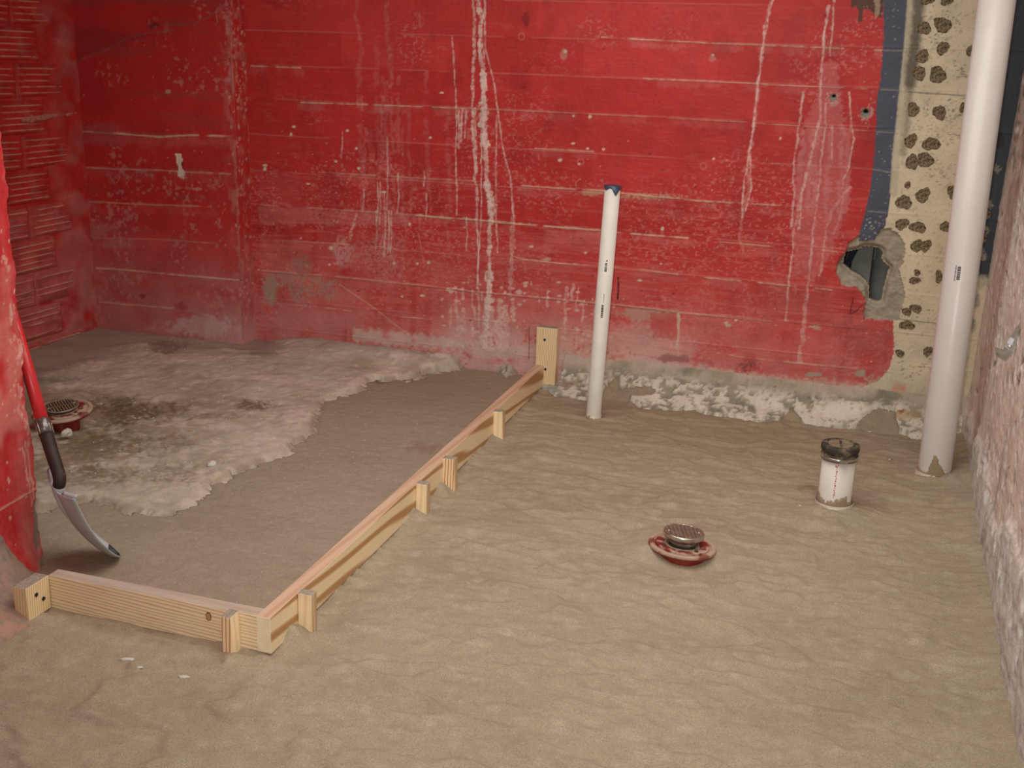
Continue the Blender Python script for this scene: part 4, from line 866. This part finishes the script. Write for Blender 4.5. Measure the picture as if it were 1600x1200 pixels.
# tall pipe
b = onZ(1459, 742, 0.0); t = onY(1558, 0, float(b[1]+.01)); bv = Vector((float(b[0]), float(b[1]), 0)); tv = Vector(tuple(t)); dv = (tv-bv).normalized()
tp = thing('drain_stack_pipe', 'tall thick white plastic pipe rising in the right corner', 'pipe'); lean_to(tp, bv, tv)
RB = .0572; full = (2.48/dv.z)
bm = lathe_bm([(RB, .02), (RB, full), (RB-.006, full), (RB-.006, .02)], 72); bmobj('pipe', bm, M_PVC, tp, smooth=True)
ca = ang_to_cam(bv)
def hub_line(T): return -.006+.030*np.exp(-((np.angle(np.exp(1j*(T-ca-.25)))/.55)**2))+.030*np.exp(-((np.angle(np.exp(1j*(T-ca-1.9)))/1.0)**2))
hub = pipe_grid('coupling', RB+.007, -.10, .018, tp, sandline=hub_line); 
bm = lathe_bm([(RB+.007, .018), (RB+.001, .0215)], 72); rim_ = bmobj('coupling_lip', bm, M_SLAB if False else plain('sandy_lip', (160, 134, 106), .95, .1, var=.2, scale=200), hub, smooth=True)
def stack_sand(T): return .022+.062*np.exp(-((np.angle(np.exp(1j*(T-ca+.05)))/.24)**2))+.025*np.exp(-((np.angle(np.exp(1j*(T-ca-.28)))/.28)**2))
pg = pipe_grid('sand_smear', RB+.0003, -.02, .12, tp, sandline=stack_sand, only_sand=True)
bars = []; z = (onY(1491, 423, bv.y)[2])/dv.z
r_ = random.Random(3)
yy = -.022
while yy < .022:
    hgt_ = r_.choice([.0012, .002, .003]); bars.append((RB, ca-.10, z+yy, .011, hgt_)); yy += hgt_+r_.choice([.001, .0018])
print_obj('barcode', tp, bars, M_INK)
print_obj('printed_text', tp, [(RB, ca-.10-.19, z-.024+i*.0045, .004 if i % 3 else .006, .002) for i in range(12)], M_INK)
# slim pipe by the back wall
b = onZ(927, 651, 0.0); bv2 = Vector((float(b[0]), float(b[1]), -.004)); t = onY(957.5, 291, float(b[1])-.01); tv2 = Vector(tuple(t)); Ls = (tv2-bv2).length
sp = thing('vent_pipe', 'slim white plastic pipe standing near the red wall', 'pipe'); lean_to(sp, bv2, tv2); RS = .0305; ca2 = ang_to_cam(bv2)
bm = lathe_bm([(RS, .012), (RS, Ls), (RS-.004, Ls), (RS-.004, .012)], 48); bmobj('pipe', bm, M_PVC2, sp, smooth=True)
def sp_sand(T): return .004+.006*np.sin(T*3+1)+.012*np.exp(-((np.angle(np.exp(1j*(T-ca2+.9)))/.4)**2))
pipe_grid('pipe_foot', RS+.0006, -.05, .03, sp, cols=48, sandline=sp_sand)
# taped mouth: dark tape stretched over the end, one point hanging down
M_TAPE = plain('dark_tape', (66, 74, 96), .28, .5, var=.35, scale=60, bump=.5, bscale=90)
bm = bmesh.new(); n = 48; ra = []; rb = []
for i in range(n):
    a = 2*math.pi*i/n; dd = float(np.angle(np.exp(1j*(a-ca2-.45))))
    low_ = .012+.002*math.sin(a*5)+.020*max(0, 1-abs(dd)/.55) - .006*max(0, 1-abs(dd+.75)/.6)
    ra.append(bm.verts.new(((RS+.0045)*math.cos(a), (RS+.0045)*math.sin(a), Ls+.003))); rb.append(bm.verts.new(((RS+.0016)*math.cos(a), (RS+.0016)*math.sin(a), Ls-low_)))
cen = bm.verts.new((0, 0, Ls+.004))
for i in range(n):
    j = (i+1) % n; bm.faces.new((ra[i], rb[i], rb[j], ra[j])).smooth = True; bm.faces.new((cen, ra[i], ra[j])).smooth = True
bmobj('tape_cover', bm, M_TAPE, sp)
for z_, h_ in ((onY(946, 413, bv2.y)[2], .034), (onY(938, 481, bv2.y)[2], .052)):
    yy = -h_/2; bars = []
    while yy < h_/2:
        hb_ = r_.choice([.0012, .002, .003]); bars.append((RS, ca2-.02, z_+yy, .009, hb_)); yy += hb_+r_.choice([.0008, .0016])
    print_obj('barcode', sp, bars, M_INK)
print_obj('printed_text', sp, [(RS, ca2+.05, onY(941, 455+i*2.0, bv2.y)[2], .0025, .003) for i in range(7)], M_INK)
print_obj('printed_text', sp, [(RS, ca2+.05, onY(948, 403, bv2.y)[2], .005, .006)], M_INK)
# capped stub
b = onZ(1302, 797, 0.0); bv3 = Vector((float(b[0]), float(b[1])+.045, -.004)); t = onY(1313, 700, float(bv3.y)); tv3 = Vector(tuple(t))
sb = thing('stub_pipe', 'short white plastic stub pipe with a black rubber cap', 'pipe'); RT = .0535; lean_to(sb, bv3, Vector((tv3.x, bv3.y, tv3.z))); Lt = (Vector((tv3.x, bv3.y, tv3.z))-bv3).length-.012; ca3 = ang_to_cam(bv3)
bm = lathe_bm([(RT, .0), (RT, Lt), (RT-.006, Lt), (RT-.006, .0)], 64); bmobj('pipe', bm, M_PVC2, sb, smooth=True)
def stub_hub(T): return -.004+.012*np.sin(T*4+2.0)+.008*np.sin(T*7)
hub3 = pipe_grid('coupling', RT+.007, -.08, .022, sb, sandline=stub_hub)
def stub_sand(T): return .040+.006*np.sin(T*3+ca3)-.016*(np.angle(np.exp(1j*(T-ca3-.8))) > 0)*(np.angle(np.exp(1j*(T-ca3-.8))) < .8)
pipe_grid('sand_collar', RT+.0008, .0, .07, sb, sandline=stub_sand, only_sand=True)
M_RUB = plain('black_rubber', (64, 60, 54), .75, .3, var=.25, scale=60, bump=.3, dirt=(132, 116, 96), dirt_lo=.49, dirt_scale=22)
M_RUBTOP = plain('dusty_rubber', (136, 120, 100), .9, .15, var=.2, scale=70, bump=.4)
cap = bmobj('rubber_cap', lathe_bm([(RT+.001, Lt-.022), (RT+.006, Lt-.022), (RT+.0065, Lt-.006), (RT+.004, Lt-.002), (RT+.004, Lt+.003), (RT+.007, Lt+.006), (RT+.0085, Lt+.012), (RT+.0085, Lt+.022), (RT+.006, Lt+.027), (RT-.006, Lt+.028), (RT-.010, Lt+.0245), (0, Lt+.0245)], 64), M_RUB, sb, smooth=True)
for qd in range(4):
    a0 = qd*math.pi/2+.10; a1 = (qd+1)*math.pi/2-.10; bm = bmesh.new(); rr = RT-.013
    top = [bm.verts.new((.0045*math.cos((a0+a1)/2)*1.3, .0045*math.sin((a0+a1)/2)*1.3, Lt+.0275))]+[bm.verts.new((rr*math.cos(a0+(a1-a0)*i/10), rr*math.sin(a0+(a1-a0)*i/10), Lt+.0275)) for i in range(11)]
    r = bmesh.ops.extrude_face_region(bm, geom=[bm.faces.new(top)]); bmesh.ops.translate(bm, vec=(0, 0, -.004), verts=[v for v in r['geom'] if isinstance(v, bmesh.types.BMVert)])
    pq = bmobj('cap_panel', bm, M_RUBTOP, cap); pq.rotation_euler = (0, 0, ca3+math.pi/4-.7)
M_STEEL = plain('worn_steel', (190, 186, 174), .28, .5, metal=.9, var=.15, scale=60, dirt=(150, 132, 108), dirt_lo=.55, dirt_scale=30)
bmobj('hose_clamp', lathe_bm([(RT+.0064, Lt-.019), (RT+.0078, Lt-.0185), (RT+.0078, Lt-.0095), (RT+.0064, Lt-.009)], 64), M_STEEL, cap, smooth=True)
bm = box_bm(-.012, .012, -.004, .006, -.006, .006); sc_ = bmobj('clamp_screw', bm, M_STEEL, cap, bevel=.0015); a = ca3+.25; sc_.location = ((RT+.009)*math.cos(a), (RT+.009)*math.sin(a), Lt-.014); sc_.rotation_euler = (0, 0, a-math.pi/2)
print_obj('printed_text', sb, [(RT, ca3-.05+.05*((i % 3)-1)*.3, .052+i*.0082, .0022+.0016*(i % 2), .0035+.0018*(i % 3)) for i in range(14)]+[(RT, ca3-.12, Lt-.035, .004, .005), (RT, ca3+.02, Lt-.03, .003, .005)], M_REDINK)

# ---------------------------------------------------------------- floor drains
M_BRASS = plain('tarnished_strainer', (150, 140, 122), .4, .5, metal=.6, var=.2, scale=60, dirt=(140, 112, 92), dirt_lo=.5, dirt_scale=40)
M_BLACK = plain('drain_throat', (34, 24, 22), .9, .1)
def drain(label, loc, tilt, flange_r, body, rot=0, kind=0, size=1.0):
    o = thing('floor_drain', label, 'drain', loc); o.rotation_euler = (tilt[0], tilt[1], rot)
    def ring_grid(name, prof, colf, par):
        th = np.linspace(0, 2*math.pi, 97); rr = np.array([q[0] for q in prof]); zz_ = np.array([q[1] for q in prof])
        T, R_ = np.meshgrid(th, rr); Zz = np.meshgrid(th, zz_)[1]
        P = np.stack([R_*np.cos(T), R_*np.sin(T), Zz], -1); n = fbm(P[..., 0]*60+50, P[..., 1]*60+50, 4, 230); n2_ = fbm(P[..., 0]*20+9, P[..., 1]*20+9, 3, 231)
        base = np.empty(P.shape); base[:] = L(126, 42, 38); base += (L(166, 80, 62)-base)*np.clip((n-.5)*2, 0, .6)[..., None]
        dust = colf(R_, Zz, n, n2_); base += (L(184, 160, 140)-base)*np.clip(dust, 0, 1)[..., None]
        return grid_obj(name, P, base, M_PAINTED, parent=par)
    fr = flange_r
    prof = [(.045, -body), (.052, -body), (.055, -.05), (fr*.80, -.046), (fr*.86, -.014), (fr*.97, -.012), (fr*1.0, -.006), (fr*.995, .001), (fr*.965, .003), (fr*.87, .003), (fr*.845, -.002), (fr*.80, -.002), (fr*.7, -.0018), (fr*.6, -.001), (.052, .001), (.048, .004)]
    if kind: prof[2:4] = [(.055, -.03), (fr*.70, -.016)]
    prof2 = []
    for a, b in zip(prof[:-1], prof[1:]):
        for i in range(5): prof2.append((a[0]+(b[0]-a[0])*i/5, a[1]+(b[1]-a[1])*i/5))
    prof2.append(prof[-1])
    d0 = .75 if kind == 0 else .8
    fl_ = ring_grid('flange', prof2, lambda R_, Zz, n, n2_: (Zz > -.0055)*(R_ > .04)*(sst(.36, .50, n2_*.6+n*.4)*d0+.15), o)
    # clamp ring sitting on the flange
    prc = [(fr*.80, -.002), (fr*.79, .004), (fr*.74, .0055), (fr*.60, .0055), (fr*.55, .003), (fr*.54, -.002)]
    cl = ring_grid('clamp_ring', [(a[0]+(b[0]-a[0])*i/4, a[1]+(b[1]-a[1])*i/4) for a, b in zip(prc[:-1], prc[1:]) for i in range(4)], lambda R_, Zz, n, n2_: sst(.40, .56, n2_*.5+n*.5)*.9, o)
    for k in range(4):
        a = k*math.pi/2+.5; bm = bmesh.new(); bmesh.ops.create_cone(bm, cap_ends=True, segments=6, radius1=.006, radius2=.0055, depth=.006)
        bt = bmobj('bolt', bm, plain('bolt_rust', (96, 62, 52), .7, .3) if k == 0 else bpy.data.materials['bolt_rust'], cl); bt.location = (fr*.67*math.cos(a), fr*.67*math.sin(a), .008)
    # strainer on its threaded neck
    ht = .044 if kind == 0 else .020; sr = .060*size
    st_ = thing('tmp', None, None); C.objects.unlink(st_); bpy.data.objects.remove(st_)
    bm = lathe_bm([(.040*size, .0), (.042*size, ht*.35), (.046*size, ht*.55), (sr*.93, ht*.62), (sr, ht*.72), (sr, ht*.93), (sr*.965, ht), (sr*.90, ht), (sr*.885, ht-.002)], 64)
    stn = bmobj('strainer', bm, M_STEEL if kind == 0 else M_BRASS, o, smooth=True)
    bmobj('throat', lathe_bm([(0, ht-.006), (sr*.89, ht-.006)], 48), M_BLACK, stn)
    # grate
    bm = bmesh.new(); R0 = sr*.895
    def bar(x, y0, y1, w, along):
        if along: box_bm(x-w/2, x+w/2, y0, y1, ht-.0035, ht-.0002, bm)
        else: box_bm(y0, y1, x-w/2, x+w/2, ht-.0035, ht-.0004, bm)
    if kind == 0:
        for k in range(-4, 5):
            x = k*R0/4.6; l = math.sqrt(max(0, R0*R0-x*x)); bar(x+R0/9.2*0, -l, l, .0050, True)
        for k in range(-6, 7):
            x = k*R0/6.6; l = math.sqrt(max(0, R0*R0-x*x)); bar(x, -l, l, .0036, False)
    else:
        for k in range(-5, 6):
            x = k*R0/5.6; l = math.sqrt(max(0, R0*R0-x*x)); bar(x, -l, l, .0060, True)
        bar(0, -R0, R0, .004, False)
    bmobj('grate', bm, M_BRASS, stn)
    for s_ in (-1, 1):
        bm = lathe_bm([(0, ht+.0006), (.004, ht+.0006), (.0045, ht-.002)], 12); e = bmobj('strainer_screw', bm, M_STEEL, stn, smooth=True); e.location = (s_*R0*.82, 0, 0)
    return o
dc = onZ(1066, 851, .012)
d1 = drain('red iron floor drain with round steel strainer set in the sand', (float(dc[0]), float(dc[1]), .012), (math.radians(-2), math.radians(3.0)), .102, .06, rot=.28, kind=0, size=1.03)
dc2 = onZ(97, 641, .125)
d2 = drain('red iron floor drain standing proud beside the shovel', (float(dc2[0]), float(dc2[1]), .125), (math.radians(4), math.radians(-5)), .105, .075, rot=.9, kind=1, size=1.02)

# ---------------------------------------------------------------- shovel
M_HAND = plain('red_handle', (206, 44, 48), .35, .5, var=.10, scale=30); M_SOCK = plain('dark_socket', (58, 46, 40), .6, .4, metal=.3, var=.4, scale=30, dirt=(120, 110, 98), dirt_lo=.62, dirt_scale=30)
M_BLADE = plain('dusty_blade', (178, 182, 184), .65, .3, var=.10, scale=18, bump=.15); M_TIP = plain('worn_tip', (58, 60, 62), .5, .4, metal=.5, var=.3, scale=50)
M_FERR = plain('grey_ferrule', (118, 116, 112), .35, .5, metal=.8, var=.35, scale=90)
sh = thing('shovel', 'red handled pointed shovel leaning behind the red partition end', 'shovel', tuple(onZ(183, 868, .034)))
base = Vector(sh.location)
S0 = Vector(tuple(onY(93, 746, 2.165))); S1 = Vector(tuple(onY(72.5, 679, 2.220))); S1b = Vector(tuple(onY(66, 657, 2.238))); S2 = Vector(tuple(onY(34, 545, 2.310)))
hd_ = (S2-S1b).normalized(); S3 = S1b+hd_*.95
def rel(v): return tuple(Vector(v)-base)
def lerp(a, b, t): return tuple(Vector(a)*(1-t)+Vector(b)*t)
bmobj('handle', tube_bm([rel(S1b-hd_*.02), rel(S2), rel(S3)], .0165, 24), M_HAND, sh)
fe = bmobj('ferrule', tube_bm([rel(S1), rel(lerp(S1, S1b, .5)), rel(S1b), rel(S1b+hd_*.003)], [.0185, .0188, .0190, .0180], 24), M_FERR, sh)
tdir = (S1b-S1).normalized()
for k in range(8):
    a0 = tdir.orthogonal().normalized(); a1 = tdir.cross(a0); a = 2*math.pi*k/8; off = a0*math.cos(a)+a1*math.sin(a)
    bmobj('ferrule_rib', tube_bm([rel(S1+off*.0190), rel(S1b+off*.0194)], .0012, 6), M_STEEL, fe)
# blade frame
az = math.radians(155); wd = Vector((math.cos(az), math.sin(az), 0)); el = math.radians(55); Lb = .29
axd = Vector((-wd.y, wd.x, 0))*math.cos(el)+Vector((0, 0, math.sin(el))); nb = axd.cross(wd); w2 = wd*math.cos(-.15)+nb*math.sin(-.15); n2b = axd.cross(w2)
bm = bmesh.new(); NS, NT = 30, 16; gridv = []
def bl(s, t):     # s 0 shoulder..1 tip ; t -1..1
    hw = .100*(1-.10*s) if s < .5 else .100*(.95)*max(0.0, 1-((s-.5)/.5)**2.0)**.62
    bowl = -.024*(t*t)*(1 if s < .6 else 1-(s-.6)*.6) + .030*math.sin(s*math.pi*.9) - .010*(1-s)
    hwz = hw if s < .999 else .0005
    return base + axd*(Lb*(1-s)) + w2*(t*hwz) + n2b*(bowl*.9)
for i in range(NS+1):
    gridv.append([bm.verts.new(tuple(bl(i/NS, -1+2*j/NT)-base)) for j in range(NT+1)])
for i in range(NS):
    for j in range(NT):
        f = bm.faces.new((gridv[i][j], gridv[i][j+1], gridv[i+1][j+1], gridv[i+1][j])); f.smooth = True; f.material_index = 1 if i > NS*.90 else 0
blade = bmobj('blade', bm, [M_BLADE, M_TIP], sh); sol = blade.modifiers.new('thickness', 'SOLIDIFY'); sol.thickness = .003; sol.offset = 0
for t0, t1 in ((-1, -.42), (.42, 1)):
    bm = bmesh.new(); pv = None
    for j in range(7):
        t = t0+(t1-t0)*j/6; a = bl(0, t)-base; b_ = a - n2b*.012 + axd*.003; c_ = b_-n2b*.002-axd*.006
        s3 = [bm.verts.new(tuple(x)) for x in (a, b_, c_)]
        if pv: bm.faces.new((pv[0], s3[0], s3[1], pv[1])); bm.faces.new((pv[1], s3[1], s3[2], pv[2]))
        pv = s3
    stp = bmobj('step', bm, M_BLADE, blade, smooth=True); so = stp.modifiers.new('thickness', 'SOLIDIFY'); so.thickness = .003
ctl = [bl(.42, 0)-n2b*.0, bl(.22, 0)-n2b*.004, bl(.04, 0)-n2b*.010, S0, Vector(lerp(S0, S1, .5)), S1]
rad_ = [.002, .011, .0155, .0165, .0172, .0182]; pts_ = []; rr_ = []
for i in range(len(ctl)-1):
    p0, p1, p2, p3 = ctl[max(i-1, 0)], ctl[i], ctl[i+1], ctl[min(i+2, len(ctl)-1)]
    for k in range(5):
        t = k/5; pts_.append(rel(.5*((2*p1)+(p2-p0)*t+(2*p0-5*p1+4*p2-p3)*t*t+(3*p1-p0-3*p2+p3)*t**3))); rr_.append(rad_[i]*(1-t)+rad_[i+1]*t)
pts_.append(rel(S1)); rr_.append(rad_[-1])
nlow = 13
bmobj('socket', tube_bm(pts_[nlow-1:], rr_[nlow-1:], 20), M_SOCK, sh)
bmobj('neck', tube_bm(pts_[:nlow], rr_[:nlow], 20), M_BLADE, blade)

# ---------------------------------------------------------------- strap on the right wall, chips and lumps
M_GALV = plain('galvanised_strap', (206, 210, 212), .3, .6, metal=.85, var=.15, scale=60)
q0 = onY(1572, 548, 3.46)
stp = thing('metal_strap', 'small bent galvanised strap sticking out of the right wall', 'strap', tuple(q0))
bm = bmesh.new(); pv = None
for px_, py_, dy_, w_ in ((1556, 549, .02, 7), (1564, 553, .006, 9), (1571, 555, -.004, 9), (1576, 546, -.010, 8), (1580, 540, -.002, 8), (1585, 530, .004, 7), (1590, 519, -.006, 6), (1597, 509, -.016, 6), (1606, 498, -.03, 6)):
    ca_, sa_ = (.25, .97) if px_ < 1572 else (.86, .5)
    e0 = onY(px_-w_*ca_, py_-w_*sa_, 3.46+dy_); e1 = onY(px_, py_, 3.46+dy_-.003); e2 = onY(px_+w_*ca_, py_+w_*sa_, 3.46+dy_)
    s2 = [bm.verts.new(tuple(Vector(tuple(e))-Vector(tuple(q0)))) for e in (e0, e1, e2)]
    if pv:
        for a in range(2): bm.faces.new((pv[a], s2[a], s2[a+1], pv[a+1]))
    pv = s2
s_ = bmobj('strip', bm, M_GALV, stp); so = s_.modifiers.new('t', 'SOLIDIFY'); so.thickness = .002
hd2 = bmobj('nail_head', lathe_bm([(0, .004), (.004, .0035), (.007, .001), (.007, -.002)], 14), M_GALV, stp, smooth=True); hd2.location = tuple(Vector(tuple(onY(1578, 542, 3.45)))-Vector(tuple(q0))); hd2.rotation_euler = (math.pi/2, 0, 0)
M_CHIP = plain('plaster_chip', (206, 202, 190), .95, .1, var=.12, scale=90, bump=.5)
def chip(px, py, z, sx, sy, sz_, label, name='plaster_chip', cat='plaster chip', group='plaster chips lying on the ground', rz=None):
    c = onZ(px, py, z); bm = bmesh.new(); bmesh.ops.create_icosphere(bm, subdivisions=2, radius=1)
    ph = rnd.uniform(0, 50)
    for v in bm.verts:
        n = float(fbm(np.array(v.co.x*1.6+ph), np.array(v.co.y*1.6+v.co.z*1.3+ph), 3, 240)); v.co *= .65+.7*n
        v.co.x *= sx; v.co.y *= sy; v.co.z *= sz_
    o = bmobj(name, bm, M_CHIP, loc=tuple(c)); o.rotation_euler = (0, 0, rnd.uniform(0, 3) if rz is None else rz)
    return tag(o, label, cat, group)
def gz(px, py):
    z = 0.0
    for _ in range(4): c = onZ(px, py, z); z = sand_at(c[0], c[1])
    return z
chip(104, 677, .078, .022, .018, .016, 'white plaster lump against the red drain body by the shovel', 'plaster_lump', 'plaster lump', None)
chip(200, 1030, gz(200, 1030)+.001, .018, .006, .004, 'small pale plaster chip on sand before the short board', rz=.3)
chip(288, 1058, gz(288, 1058)+.001, .013, .006, .004, 'palest chip on sand in front of the grainy stake', rz=.25)
chip(218, 1043, gz(218, 1043)+.001, .008, .005, .003, 'tiny plaster fleck between two chips near the short board')
chip(1358, 675, gz(1358, 675)+.002, .026, .005, .004, 'pale sliver of plaster on sand left of tall pipe', rz=.9)
chip(1250, 790, gz(1250, 790)+.001, .006, .004, .003, 'tiny white fleck on the sand left of capped stub')
chip(1390, 718, gz(1390, 718)+.001, .004, .004, .003, 'white speck on sand between stub and tall pipe')
chip(330, 385+340, .06, .02, .014, .01, 'crumb of concrete at the ragged slab edge', 'concrete_crumb', 'concrete crumb', None)
# grit scattered on slab and sand: too small to count
bm = bmesh.new(); rg_ = random.Random(21)
for i in range(900):
    if i < 420: x, y = rg_.uniform(-3.2, -1.4), rg_.uniform(2.5, 4.5)
    else: x, y = rg_.uniform(-2.0, .48), rg_.uniform(1.3, 4.2)
    if (x < -1.75 and y < 2.35) or -1.32 < x < -1.13: continue
    a = np.array([x]), np.array([y]); f_ = ground_fields(*a); s_z = float(sand_z(*a)[0][0]); z = float(f_[0][0]) if (x < -1.21 and bool(f_[2][0])) else s_z
    r0 = rg_.uniform(.0008, .0022)*(1.6 if z > s_z+.001 else 1)
    vs = [bm.verts.new((x+r0*a_, y+r0*b_, z+r0*c_)) for a_, b_, c_ in ((1, 0, 0), (-.7, .9, 0), (-.7, -.8, 0), (0, 0, 1.1))]
    for t in ((0, 1, 3), (1, 2, 3), (2, 0, 3)): bm.faces.new([vs[k] for k in t])
tag(bmobj('loose_grit', bm, M_CHIP), 'pale loose grit scattered over slab and sand', 'grit', kind='stuff')
